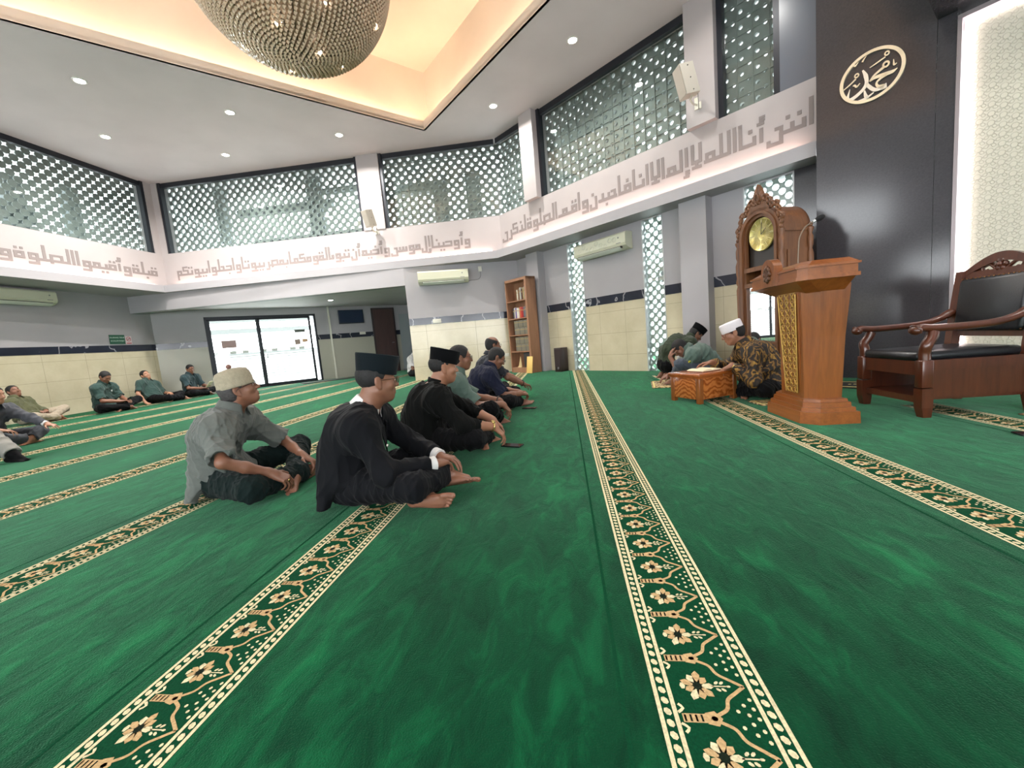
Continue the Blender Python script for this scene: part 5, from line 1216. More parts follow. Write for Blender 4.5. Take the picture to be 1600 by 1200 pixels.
def head_pts(c, R, f=1.0):
    return lambda x, y, z: np.asarray(c)+R @ (np.array((x, y, z))*f)
def add_head(v, c, R, o, f=1.0, fine=True):
    H = head_pts(c, R, f); wf = o.get('wide', 1.0)
    v.ell(H(0, -.016, .036), (.076*f*wf, .094*f, .083*f), R, .0)
    v.ell(H(0, .022, -.030), (.062*f*wf, .068*f, .086*f), R, .03)
    v.ell(H(0, .052, -.086), (.030*f*wf, .030*f, .026*f), R, .03)      # chin
    for s in (-1, 1):
        v.cone(H(s*.058*wf, -.004, -.045), H(s*.022*wf, .050, -.088), .017*f, .016*f, .025)   # jaw line
        v.ell(H(s*.044*wf, .052, -.022), (.024*f, .022*f, .021*f), R, .02)              # cheek bone
    v.cone(H(-.032, .072, .030), H(.032, .072, .030), .012*f, .012*f, .016)             # brow
    if fine:
        for s in (-1, 1):
            v.ell(H(s*.031, .092, .008), (.017*f, .013*f, .011*f), R, .010, True)
        nl = o.get('nose', 1.0)
        v.cone(H(0, .080, .016), H(0, .098+.006*nl, -.026), .0085*f, .0125*f*nl, .012)
        for s in (-1, 1): v.ell(H(s*.013*nl, .091, -.030), (.0085*f*nl, .010*f, .0075*f), R, .006)
        v.ell(H(0, .078, -.060), (.028*f, .012*f, .016*f), R, .012)
        v.cone(H(-.019, .0815, -.0565), H(.019, .0815, -.0565), .0055*f, .0055*f, .006); v.cone(H(-.009, .089, -.0550), H(.009, .089, -.0550), .0066*f, .0066*f, .005)
        v.cone(H(-.013, .0865, -.0685), H(.013, .0865, -.0685), .0078*f, .0078*f, .005)
        v.cone(H(-.020, .094, -.0618), H(.020, .094, -.0618), .0036*f, .0036*f, .003, True)
        v.cone(H(-.012, .091, -.079), H(.012, .091, -.079), .006*f, .006*f, .006, True)
        for s in (-1, 1): v.cone(H(s*.021, .090, -.032), H(s*.031, .081, -.056), .0032*f, .003*f, .008, True)
        for s in (-1, 1):   # lids
            v.ell(H(s*.031, .077, .011), (.0165*f, .011*f, .0085*f), R, .005)
            v.ell(H(s*.031, .076, .0005), (.0155*f, .0105*f, .006*f), R, .005)
    else:
        v.cone(H(0, .080, .012), H(0, .104, -.026), .009*f, .014*f, .014); v.ell(H(0, .078, -.062), (.026*f, .014*f, .014*f), R, .012)
        for s in (-1, 1): v.ell(H(s*.031, .092, .006), (.016*f, .012*f, .011*f), R, .010, True)
    for s in (-1, 1):   # ears
        Re = R @ rotm((0, 0, 1), s*rad(24)) @ rotm((1, 0, 0), rad(12))
        e = H(s*.078*wf, -.016, -.004); v.ell(e, (.0095*f, .020*f, .032*f), Re, .006)
        if fine: v.ell(H(s*.089*wf, -.010, .001), (.006*f, .010*f, .017*f), Re, .006, True); v.ell(H(s*.078*wf, -.008, -.031), (.008*f, .009*f, .010*f), R, .006)
def add_hand(v, w, fd, pn, side, curl=(.35, .4, .45, .5), thumb=.35, spread=.1, s=1.0, k=.008):
    """w wrist, fd finger direction, pn palm-facing direction, side 'R'/'L'"""
    fd = nrm(fd); pn = nrm(np.asarray(pn, float)-fd*(np.dot(pn, fd))); th = np.cross(fd, pn) if side == 'R' else np.cross(pn, fd)
    w = np.asarray(w, float); out = {}
    kn = []
    for i in range(4):
        off = (1.5-i)*.0195*s; L = (.088, .092, .087, .078)[i]*s
        p = w+fd*L+th*off-pn*(.004*s); kn.append(p)
        v.cone(w+fd*.012*s+th*off*.62, p, .0145*s, .0105*s, .014)
    v.ell(w+fd*.048*s+pn*.004*s, (.001+.034*s, .040*s, .013*s), np.stack([th, fd, pn], 1), .012)
    v.ell(w+fd*.035*s+th*.024*s+pn*.008*s, (.014*s, .028*s, .013*s), np.stack([nrm(th+fd*.4), nrm(fd-th*.4), pn], 1), .012)
    tips = []
    for i in range(4):
        l = ((.043, .026, .020), (.047, .030, .021), (.044, .028, .020), (.034, .021, .018))[i]; r = (.0088, .0090, .0085, .0074)[i]*s
        d = nrm(fd+th*((1.5-i)*spread)); a = 0; p = kn[i]
        for j in range(3):
            a += curl[i]*(1.0, 1.15, .7)[j]; dj = nrm(d*math.cos(a)+pn*math.sin(a)); q = p+dj*l[j]*s
            v.cone(p, q, r*(1-.10*j), r*(.90-.10*j), .0025 if j else .006); p = q
        tips.append((p, dj))
    p = w+fd*.018*s+th*.026*s+pn*.006*s; d = nrm(fd*.62+th*.75+pn*.25*thumb)
    for j, (l, r) in enumerate(((.044, .0118), (.033, .0102), (.026, .0090))):
        dj = nrm(d+fd*(.35*j)-th*(thumb*.55*j)+pn*(thumb*.5*j)); q = p+dj*l*s; v.cone(p, q, r*s, r*.9*s, .006); p = q
    return tips
def add_foot(v, an, d, up, s=1.0, side='R'):
    d = nrm(d); up = nrm(np.asarray(up, float)-d*np.dot(up, d)); lat = np.cross(d, up); lat = lat if side == 'R' else -lat   # lat towards the little toe
    an = np.asarray(an, float); heel = an-d*.045*s-up*.045*s; ball = an+d*.115*s-up*.058*s
    v.cone(an, heel, .031*s, .027*s, .02); v.cone(heel, ball, .027*s, .020*s, .015); v.cone(an+d*.005*s, ball+up*.012*s, .030*s, .014*s, .02)
    v.cone(heel+lat*.006*s, ball+lat*.028*s-d*.012*s, .022*s, .0145*s, .012); v.cone(heel-lat*.004*s, ball-lat*.026*s, .022*s, .0165*s, .012)
    for i in range(5):
        o = (-.032, -.012, .004, .018, .031)[i]*s; L = (.050, .046, .043, .038, .033)[i]*s; r = (.0142, .0100, .0095, .0090, .0088)[i]*s
        b = ball+lat*o*1.12-d*(.006*i*s)-up*.004*s; v.cone(b, b+d*L*.65+up*.004*s, r*.95, r*.9, .003); v.cone(b+d*L*.65+up*.004*s, b+d*L*1.1-up*.003*s, r*.9, r, .001)
def boxpts(pts, m): P = np.array(pts); return P.min(0)-m, P.max(0)+m

def peci(parent, H, R, f, mat, hgt=.098, tip=0):
    """folding oval cap: flat creased top, pointed fore and aft"""
    n = 40; a = np.linspace(0, 2*np.pi, n, endpoint=False); rings = []
    def ov(rx, ry, z, pinch=0): return np.stack([rx*np.cos(a)*(1-.16*np.abs(np.sin(a))**3*pinch), ry*np.sin(a), np.full(n, z)], 1)
    R2 = R @ rotm((1, 0, 0), rad(tip))
    L = [(.081, .100, .040, 0), (.084, .103, .042, .1), (.083, .108, .082, .5), (.080, .114, .044+hgt-.006, 1), (.077, .113, .044+hgt, 1), (.070, .104, .044+hgt-.003, 1), (.030, .094, .044+hgt-.014, 1), (.004, .090, .044+hgt-.022, 1)]
    M = MB(); M.loft([np.array([H(0, 0, 0)+R2 @ (q*f*1.03+np.array((0, -.008, .0))) for q in ov(*l)]) for l in L], 0, True, True); return M.build('cap', [mat], parent)
def hair(parent, c, R, o, f, h, mat):
    """short hair: a cap hugging the skull with a fringe line, side burns and nape"""
    H = head_pts(c, R, f); lo, hi = np.array(c)-.16, np.array(c)+.17; v = Vol(lo, hi, h); wf = o.get('wide', 1)
    t = o.get('hair_thick', .007); v.ell(H(0, -.018, .036), (.076*f*wf+t, .094*f+t, .083*f+t), R, 0)
    if t > .004: v.ell(H(0, -.046, -.014), (.064*f*wf+t*.5, .058*f+t*.5, .062*f), R, .03)
    up, fw = R @ np.array((0, 0, 1)), R @ np.array((0, 1, 0))
    # clear the face: everything ahead of a slanted line from crown front to below the ear
    hl = o.get('hairline', .062)
    v.ell(H(0, .098, .0+o.get('fringe', -.012)), (.10*f, .085*f, .095*f), R, .006, True)
    for s in (-1, 1): v.ell(H(s*.082*wf, .035, -.055), (.045*f, .048*f, .055*f), R, .006, True); v.ell(H(s*.085*wf, -.012, -.008), (.02*f, .026*f, .036*f), R, .006, True)
    v.cut(H(0, 0, o.get('nape', -.072)), -up)
    if o.get('capcut'): v.cut(H(0, 0, .046 if o['capcut'] is True else o['capcut']), up)
    if o.get('bald_top'): v.ell(H(0, .02, .115), (.085*f, .10*f, .07*f), R, .01, True)
    v.wrinkle(.0022, 120, 3); V, F = v.mesh(); return mesh_obj('hair', V, F, mat, parent)
def glasses(parent, H, R, f, mat=None, lens=True):
    g = MB(); mat = mat or M_FRAME; a = np.linspace(0, 2*np.pi, 20)
    for s in (-1, 1):
        pts = [H(s*.034+.0245*math.copysign(abs(math.cos(t))**.75, math.cos(t)), .101-.10*(abs(s*.034+.0245*math.cos(t))-.01)**2*3, .004+.018*math.copysign(abs(math.sin(t))**.8, math.sin(t))) for t in a]
        g.tube(pts, .0019*f, 5); g.tube([H(s*.058, .094, .010), H(s*.079, .062, .012), H(s*.083, -.004, .008), H(s*.082, -.022, -.006)], .0018*f, 5)
    g.tube([H(-.011, .103, .010), H(0, .106, .013), H(.011, .103, .010)], .0018*f, 5); o = g.build('spectacles', [mat], parent)
    if lens:
        for s in (-1, 1): MB().add([H(s*.034+.023*math.cos(t), .1005, .004+.0165*math.sin(t)) for t in a[:-1]], [tuple(range(19))]).build('lens', [M_LENS], o)
    return o
def collar(parent, nb, axis, fwd, mat, r=.068, hgt=.044, drop=.03, gap=32, name='collar', fold=True):
    ax = nrm(axis); fw = nrm(np.asarray(fwd, float)-ax*np.dot(fwd, ax)); rt = np.cross(fw, ax); nb = np.asarray(nb, float)
    an = np.linspace(rad(gap), rad(360-gap), 34); V = []
    for t in an:
        e = max(0, math.cos(t))**1.5
        if fold: prof = [(r*.98, -.014), (r*.95, hgt*.92), (r*.99, hgt), (r*1.06, hgt*.90), (r*(1.22+.02*e), hgt*.30-.012*e), (r*(1.34+.34*e), hgt*.02-.030*e-drop*.35)]
        else: prof = [(r, -.014), (r*.96, hgt), (r*1.03, hgt), (r*1.06, -.014)]
        N = len(prof)
        for q, z in prof: V.append(nb+ax*(z-.012*e)+(fw*math.cos(t)+rt*math.sin(t)*.98)*q)
    V = np.array(V); F = [(i*N+j, i*N+j+1, (i+1)*N+j+1, (i+1)*N+j) for i in range(len(an)-1) for j in range(N-1)]
    o = mesh_obj(name, V, F, mat, parent); m = o.modifiers.new('thick', 'SOLIDIFY'); m.thickness = .003; return o
def person(loc, az, label, **o):
    """a seated figure; local x = own right, y = ahead, z up, origin on the floor under the pelvis"""
    fine = o.get('fine', True); h = o.get('h', .006 if fine else .0095); s_ = o.get('s', 1.0)
    th = -rad(az); ct, st = math.cos(th), math.sin(th); base = np.array((loc[0], loc[1], loc[2] if len(loc) > 2 else 0.0))
    def L(p):
        p = tuple(p)
        if len(p) == 4: d = np.array(p[:3])-base; return np.array((ct*d[0]+st*d[1], -st*d[0]+ct*d[1], d[2]))/s_
        return np.array(p, float)
    tone = skin_mat(o.get('tone', 1)); fat = o.get('fat', 0.0); shw = o.get('shw', .178)
    PEL = L(o.get('pelvis', (0, 0, .115))); N = L(o.get('neck', (0, .06, .50))); twist = rad(o.get('twist', 0))
    up = nrm(N-PEL); rt0 = np.array((math.cos(twist), -math.sin(twist), 0)); rt = nrm(rt0-up*np.dot(rt0, up)+np.array((0, 0, o.get('shtilt', 0)))); fw = np.cross(up, rt); TR = np.stack([rt, fw, up], 1)
    bul = o.get('bulge', .045); sp = lambda t: PEL*(1-t)+N*t-fw*(bul*4*t*(1-t))
    SR, SL = [N+rt*(k*shw)-up*.050+fw*(.012+o.get('shfwd', 0)) for k in (1, -1)]
    hd = o.get('head', None); ndir = nrm(up*.55+np.array((0, 0, .6))+fw*o.get('hfwd', .25)); HC = L(hd) if hd is not None else N+ndir*.165
    HR = euler_head(*o.get('look', (0, 0, 0))); f = o.get('hf', .97)
    H = head_pts(HC, HR, f)
    arms = {}
    for sd, S, k in (('R', SR, 1), ('L', SL, -1)):
        w = L(o.get(sd+'w', (k*.20, .34, .14))); hint = L(o[sd+'e']) if sd+'e' in o else S+np.array((k*.25, -.12, -.2))
        el, w2 = ik(S, w, .285, .255, hint); fd = L(o[sd+'f']) if sd+'f' in o and len(o[sd+'f']) == 3 else nrm(nrm(w2-el)+np.array((0, .3, -.3)))
        arms[sd] = (S, el, w2, fd, np.array(o.get(sd+'p', (0, .1, -1.)), float), o.get(sd+'c', (.35, .42, .48, .55)), o.get(sd+'t', .4))
    legs = {}
    for sd, k in (('R', 1), ('L', -1)):
        hip = PEL+rt*(k*.088)+np.array((0, .0, -.015)); kn = L(o.get(sd+'k', (k*.36, .33, .125))); an = L(o.get(sd+'a', (-k*.05, .43 if k > 0 else .34, .062)))
        legs[sd] = (hip, kn, an, np.array(o.get(sd+'td', (-k*.85, .35, -.12)), float), np.array(o.get(sd+'tu', (0, .45, .9)), float))
    allp = [PEL, N, SR, SL, HC]+[q for a in arms.values() for q in (a[1], a[2], a[2]+nrm(a[3])*.14)]+[q for l in legs.values() for q in (l[1], l[2], l[2]+nrm(l[3])*.15)]
    lo, hi = boxpts(allp, .20); lo[2] = max(lo[2], -.03)
    # --- body: one continuous skin surface ---
    v = Vol(lo, hi, h)
    v.ell(PEL, (.155, .12, .10), TR, 0); v.ell(sp(.35)+fw*(fat*.25), (.135+fat*.4, .10+fat*.6, .14), TR, .06); v.ell(sp(.70), (.155, .105, .15), TR, .06)
    v.cone(SR, SL, .052, .052, .05)
    v.cone(N-up*.03, HC+HR @ np.array((0, -.018, -.05))*f, .062, .052*o.get('neckw', 1.05), .035); v.cone(N+up*.03, SR+up*.015, .045, .042, .04); v.cone(N+up*.03, SL+up*.015, .045, .042, .04)
    add_head(v, HC, HR, o, f, fine)
    for sd in 'RL':
        S, el, w, fd, pn, cu, tb = arms[sd]; aw = o.get('armw', 1.0)
        v.cone(S, el, .050*aw, .039*aw, .03); v.cone(el, el*.55+w*.45, .039*aw, .037*aw, .02); v.cone(el*.55+w*.45, w, .037*aw, .0265*aw, .02); v.cone(w-nrm(w-el)*.02, w+nrm(fd)*.02, .026, .024, .015)
        add_hand(v, w, fd, pn, sd, cu, tb, o.get('spread', .12), o.get('hs', .98))
        hip, kn, an, td, tu = legs[sd]
        v.cone(hip, kn, .074, .046, .04); v.cone(kn, kn*.6+an*.4, .046, .042, .03); v.cone(kn*.6+an*.4, an, .042, .031, .03)
        if o.get('feet', True): add_foot(v, an, td, tu, 1.0, sd)
    fz = o.get('floor_cut', .004); v.cut((0, 0, fz), (0, 0, -1))
    V, F = v.mesh(); root = mesh_obj('person', V, F, tone, None)
    root.location = base; root.rotation_euler = (0, 0, th); root.scale = (s_, s_, s_); tag(root, label, 'person', o.get('group'))
    # --- trousers ---
    q = o.get('tq', .012); tm = o['trousers']; v = Vol(lo, hi, h)
    v.ell(PEL+np.array((0, 0, -.005)), (.168+q, .135+q, .105+q), TR, 0)
    for sd in 'RL':
        hip, kn, an, td, tu = legs[sd]; fr = o.get('leg_end', .90); en = kn*(1-fr)+an*fr
        v.cone(hip, kn, .094+q, .056+q, .04); v.tubecut(kn, en, .055+q, .054+q, .05, .040)
    v.cut((0, 0, .003), (0, 0, -1)); v.wrinkle(.009, 32, 11+len(label))
    V, F = v.mesh(); tr = mesh_obj('trousers', V, F, tm, root)
    # --- upper garment ---
    q = o.get('sq', .014); sm = o['shirt']; v = Vol(lo, hi, h); sl = o.get('sleeve', 'short')
    v.ell(PEL+up*.02, (.172+q+fat*.5, .138+q+fat*.5, .105), TR, 0); v.ell(sp(.36)+fw*(fat*.35), (.145+fat*.5+q, .112+fat*.8+q, .15), TR, .07); v.ell(sp(.70), (.166+q, .116+q, .155), TR, .06)
    v.cone(SR, SL, .058+q*.6, .058+q*.6, .05); v.cone(N+up*.005, SR+up*.010, .044+q*.4, .046+q*.5, .04); v.cone(N+up*.005, SL+up*.010, .044+q*.4, .046+q*.5, .04)
    v.cone(N-up*.05, N+up*.022, .070, .063, .03)
    for sd in 'RL':
        S, el, w, fd, pn, cu, tb = arms[sd]; slv = o.get('sleeve'+sd, sl)
        if slv == 'short': e = S*(1-.86)+el*.86 if 'sf' not in o else S*(1-o['sf'])+el*o['sf']; v.cone(N*.45+S*.55, S, .054+q*.6, .052+q*.6, .10); v.tubecut(S*.85+el*.15, e, .050+q*.6, .066+q*.6, .11, .053)
        else:
            fr = o.get('cuff', .90); e = el*(1-fr)+w*fr; v.cone(N*.45+S*.55, S, .054+q*.6, .052+q*.6, .10); v.cone(S*.85+el*.15, el, .050+q*.7, .053+q*.7, .11); v.tubecut(el, e, .052+q*.7, .038+q*.7, .03, .030)
    if o.get('skirt'):   # jacket tails / long shirt spreading on the floor
        for x in (-.11, 0, .11): v.cone(PEL+np.array((x, -.09, .05)), PEL+np.array((x*1.5, -.125, -.09)), .06, .036, .06)
    if 'vneck' in o:
        a = N+fw*.075+up*.03; b = N-up*o['vneck']+fw*.12; w0 = o.get('vw', .045)
        for t in np.linspace(0, 1, 8): v.ell(a*(1-t)+b*t+fw*.02, (max(.004, w0*(1-t)), .05, .035), TR, .004, True)
    v.cut((0, 0, o.get('hem', .035)), (0, 0, -1)); v.wrinkle(o.get('wr', .010), o.get('wf', 26), 5+len(label))
    v.cone(N+up*.01, N+up*.10, .056, .060, 0, True)
    V, F = v.mesh(); sh = mesh_obj(o.get('top_name', 'shirt'), V, F, sm, root)
    if o.get('collar', True): collar(sh if o.get('collar_on') is None else root, N+up*.056+fw*.012, nrm(up*.8+ndir*.5), fw, o.get('collar_mat', sm), o.get('cr', .067)+.003, o.get('ch', .044), o.get('cd', .028), o.get('cg', 26), fold=o.get('cfold', True))
    # --- head details ---
    if fine:
        for k in (-1, 1):
            e = MB(); e.ball(H(k*.031, .0775, .005), .0122*f, 12); ey = e.build('eye', [M_EYE], root)
            g = HR @ np.array((0, 1, -.08)); e = MB(); e.ball(H(k*.031, .0775, .005)+g*.0078*f, .0062*f, 10); e.build('iris', [M_IRIS], ey)
    for k in (-1, 1):
        e = MB(); e.tube([H(k*.014, .089, .027), H(k*.030, .087, .033), H(k*.048, .072, .029)], [.0022, .003, .0015], 6); e.build('eyebrow', [o.get('hair_mat', M_HAIR)], root)
    if o.get('hair', True): hair(root, HC, HR, o, f, max(h*.8, .005), o.get('hair_mat', M_HAIR))
    if o.get('moustache'):
        e = MB()
        for k in (-1, 1): e.tube([H(0, .0945, -.046), H(k*.014, .091, -.047), H(k*.027, .080, -.056)], [.0045, .0048, .002], 6)
        e.build('moustache', [M_HAIR], root)
    if o.get('glasses'): glasses(root, H, HR, f, o.get('glasses_mat'), fine)
    return dict(root=root, shirt=sh, trousers=tr, H=H, HR=HR, HC=HC, f=f, N=N, up=up, fw=fw, rt=rt, arms=arms, legs=legs, sp=sp, fat=fat)
def watch(p, sd, mat, strap=None, t=.93, r=.034):
    S, el, w, fd, pn, cu, tb = p['arms'][sd]; c = el*(1-t)+w*t; ax = nrm(w-el); a = nrm(np.cross(ax, pn)); b = np.cross(a, ax)
    m = MB(); m.tube([c+r*(math.cos(x)*a+math.sin(x)*b) for x in np.linspace(0, 2*np.pi, 21)], .007, 8, flat=1.0); o = m.build('wrist_watch', [strap or mat], p['root'])
    n = nrm(-np.asarray(pn)+a*.2); n = nrm(n-ax*np.dot(n, ax)); fc = c+n*(r+.004); m = MB(); m.lathe([(.016, -.004), (.017, .002), (.014, .006)], fc, 16, R=np.stack([a, np.cross(n, a), n], 1)); m.build('watch_case', [mat], o); return o
def surf_disc(p, name, off, r, mat, parent, t=.004, seg=16, nrmdir=None):
    """small badge lying on the chest at sp(t)+..."""
    n = nrm(p['fw'] if nrmdir is None else nrmdir); a = nrm(np.cross((0, 0, 1.0), n)); b = np.cross(n, a); m = MB(); m.lathe([(r, -.004), (r, t), (r*.7, t*1.4)], off, seg, R=np.stack([a, b, n], 1)); return m.build(name, [mat], parent)
def round_cap(p, mat, prof, knob=None, tip=0, name='cap', shift=-.008):
    H, R, f = p['H'], p['HR'] @ rotm((1, 0, 0), rad(tip)), p['f']; a = np.linspace(0, 2*np.pi, 36, endpoint=False); M = MB()
    M.loft([np.array([H(0, 0, 0)+R @ (np.array((r*math.cos(x)*.90, r*1.08*math.sin(x)+shift, z))*f) for x in a]) for r, z in prof], 0, True, True); c = M.build(name, [mat], p['root'])
    if knob: k = MB(); k.ball(H(0, 0, 0)+R @ (np.array((0, shift, knob[1]))*f), knob[0], 10); k.build('knob', [knob[2]], c)
    return c
# ---------------- the people ----------------
C_SUIT = cloth('black_suit_wool', srgb(11, 12, 16), .8, sheen=.03); C_WHITE = cloth('white_cotton', srgb(214, 212, 210), .8); C_BLACK = cloth('black_cotton', srgb(9, 10, 9), .85, sheen=.03); C_NIGHT = cloth('black_trouser_cloth', srgb(9, 9, 11), .85, sheen=.03)
C_GREYSH = cloth('grey_shirt', srgb(92, 96, 92), .9, noise=.12); C_DKTEAL = cloth('dark_green_trousers', srgb(12, 25, 24), .85, sheen=.05); C_SAGE = cloth('grey_green_uniform', srgb(86, 104, 96), .85); C_NAVY = cloth('navy_shirt', srgb(30, 33, 50), .85, sheen=.05)
C_OLIVE = cloth('olive_shirt', srgb(82, 84, 60), .9); C_BEIGE = cloth('beige_trousers', srgb(158, 146, 128), .9); C_TEAL = cloth('dark_teal_uniform', srgb(50, 70, 66), .85); C_LGREY = cloth('light_grey_trousers', srgb(150, 148, 142), .9); C_JACKET = cloth('dark_olive_jacket', srgb(50, 58, 44), .9); C_SLATE = cloth('slate_jacket', srgb(72, 74, 80), .9)
M_VELVET = plain('black_velvet', srgb(7, 8, 10), .95, spec=.1, sheen=.04, bump=.3, bscale=200); M_VELVETG = plain('dark_blue_green_velvet', srgb(6, 16, 21), .85, spec=.15, sheen=.06, bump=.2, bscale=200)
M_KNIT = plain('cream_knit', srgb(150, 141, 120), .95, noise=.1, nscale=60, bump=.8, bscale=110); M_WCAP = plain('white_knit', srgb(226, 222, 226), .9, bump=.6, bscale=150)
M_GOLDW = plain('gold_watch', srgb(206, 176, 110), .22, .9); M_STRAP = plain('dark_strap', srgb(46, 30, 26), .5)
# 1 man in the black suit
p = person((-1.20, 2.04), 76, 'man in a black suit and black cap sitting cross-legged, nearest in the row', trousers=C_SUIT, shirt=C_SUIT, top_name='jacket', sleeve='long', sq=.020, h=.0044, tone=1, fat=.035, neck=(0, .10, .475), bulge=.07, shw=.185, look=(-24, 2, 0), head=(.0, .185, .635), wide=1.12, neckw=1.32, hf=1.0,
           Rw=(.16, .455, .185), Re=(.42, .15, .12), Rf=(-.75, .5, -.15), Rp=(.1, -.2, -1), Rc=(.3, .35, .4, .45), Lw=(-.03, .47, .17), Le=(-.42, .2, .2), Lf=(.45, .8, -.12), Lp=(.1, -.1, -1),
           Rk=(.34, .36, .135), Ra=(.05, .50, .095), Rtd=(.10, .95, .10), Rtu=(-.45, -.1, .9), La=(.23, .395, .048), Lk=(-.25, .36, .14), Ltd=(.22, .97, .0), Ltu=(-.95, .2, .22), skirt=True, hem=.012, vneck=.20, vw=.05, collar=False, cuff=.86, wr=.0075, wf=20, glasses=True, glasses_mat=plain('bronze_frame_thin', srgb(70, 44, 30), .3, .4), hair_thick=.0022, capcut=.07, nape=-.045)
peci(p['root'], p['H'], p['HR'], p['f'], M_VELVETG, .098, -9)
v = Vol(*boxpts([p['N'], p['N']-p['up']*.26+p['fw']*.1], .17), .006); TRM = np.stack([p['rt'], p['fw'], p['up']], 1)
v.ell(p['sp'](.70), (.168, .121, .157), TRM, 0); v.ell(p['sp'](.36)+p['fw']*.014, (.16, .148, .15), TRM, .06); v.cone(p['N']-p['up']*.05, p['N']+p['up']*.026, .071, .062, .03); v.cone(p['N']+p['up']*.01, p['N']+p['up']*.10, .054, .058, 0, True); v.cut(p['N']-p['fw']*.015, -p['fw']); V, F = v.mesh(); ws = mesh_obj('white_shirt', V, F, C_WHITE, p['root'])
collar(ws, p['N']+p['up']*.030+p['fw']*.004, nrm(p['up']+p['fw']*.25), p['fw'], C_WHITE, .0655, .046, .030, 20)
for sd in 'RL':
    S, el, w = p['arms'][sd][:3]; u = nrm(w-el); m = MB(); m.tube([w-u*.085, w-u*.02, w+u*.002], [.041, .042, .043], 16); m.build('shirt_cuff', [C_WHITE], p['root'])
m = MB()
for k in (-1, 1):   # lapels
    a0 = p['N']+p['rt']*k*.062+p['up']*.035+p['fw']*.02; a1 = p['N']+p['rt']*k*.050-p['up']*.05+p['fw']*.118; a2 = p['N']+p['rt']*k*.006-p['up']*.20+p['fw']*.150; b1 = p['N']+p['rt']*k*.105-p['up']*.055+p['fw']*.108; b0 = p['N']+p['rt']*k*.085+p['up']*.02+p['fw']*.02
    m.add([a0, a1, a2, b1, b0], [(0, 1, 3, 4), (1, 2, 3)])
lp = m.build('lapels', [C_SUIT], p['shirt']); md = lp.modifiers.new('t', 'SOLIDIFY'); md.thickness = .006
surf_disc(p, 'lapel_pin', p['N']-p['up']*.16+p['fw']*.150+p['rt']*.03, .009, plain('silver_pin', srgb(210, 206, 196), .25, .7), p['shirt'])
# 2 old man with the cream knitted cap
p = person((-2.16, 2.22), 70, 'thin old man in a grey short-sleeved shirt and cream knitted cap sitting alone', trousers=C_DKTEAL, shirt=C_GREYSH, tone=1, armw=.82, neckw=.95, fat=.0, shw=.172, neck=(.0, .07, .475), bulge=.075, head=(0, .145, .635), look=(-22, -17, 0), hf=.96, wide=.94, nose=1.1,
           Rw=(.275, .355, .150), Re=(.60, .12, .25), Rf=(-.15, .75, -.6), Rp=(-.3, -.4, -.85), Rc=(.5, .6, .65, .7), Lw=(-.07, .43, .15), Le=(-.40, .22, .25), Lf=(.3, .75, -.5), Lp=(.2, -.4, -.9), Lc=(.6, .7, .7, .75),
           Rk=(.36, .27, .095), Lk=(-.37, .34, .165), Ra=(-.03, .46, .06), La=(.12, .42, .055), hem=.01, sq=.022, wr=.010, wf=24, sf=.95, hair_mat=M_HAIRG, hair_thick=.0042, capcut=True, nape=-.06, skirt=True, glasses=True, cr=.064, cg=30, cd=.045, h=.0044)
kc = round_cap(p, M_KNIT, [(.096, .022), (.0985, .026), (.0985, .042), (.0965, .044), (.097, .070), (.093, .100), (.083, .124), (.054, .137), (.012, .143)], (.015, .155, plain('brown_knob', srgb(118, 84, 74), .8)), -7)
m = MB(); 
cpos = p['sp'](.62)+p['fw']*.125+p['rt']*-.07; m.box(cpos, (.10, .012, .10), np.stack([p['rt'], p['fw'], p['up']], 1), 0, .004); m.build('chest_pocket', [C_GREYSH], p['shirt'])
surf_disc(p, 'finger_ring', p['arms']['R'][2]+nrm(p['arms']['R'][3])*.10, .010, M_GOLDW, p['root'])
# 3 man in black shirt and black cap
p = person((-1.10, 2.94), 72, 'man in a black shirt and black velvet cap with a gold watch, second in row', h=.0048, trousers=C_NIGHT, shirt=C_BLACK, sleeve='long', cuff=.55, tone=0, fat=.045, neck=(0, .10, .47), bulge=.07, head=(0, .185, .625), look=(-10, 2, 0), hf=1.0, wide=1.1, neckw=1.32, armw=1.1,
           Rw=(.19, .51, .165), Re=(.40, .12, .2), Rf=(-.05, .65, -.80), Rp=(-.2, -.65, -.7), Rc=(.35, .4, .45, .5), Lw=(-.06, .53, .17), Le=(-.4, .25, .3), Lf=(.15, .7, -.7), Lp=(0, -.7, -.7), Lc=(.4, .45, .5, .55), Rk=(.30, .35, .115), Lk=(-.31, .36, .13), Ra=(.0, .47, .055), La=(.10, .42, .05), Rtd=(-.3, .9, -.1), hem=.02, sq=.02, wr=.010, wf=24, cfold=False, ch=.026, hair_thick=.0018, capcut=.075, nape=-.03)
peci(p['root'], p['H'], p['HR'], p['f'], M_VELVET, .095, -14); watch(p, 'R', M_GOLDW, t=.92); 
surf_disc(p, 'green_badge', p['sp'](.60)+p['fw']*.158+p['rt']*-.02, .020, plain('badge_green', srgb(30, 120, 84), .4), p['shirt'])
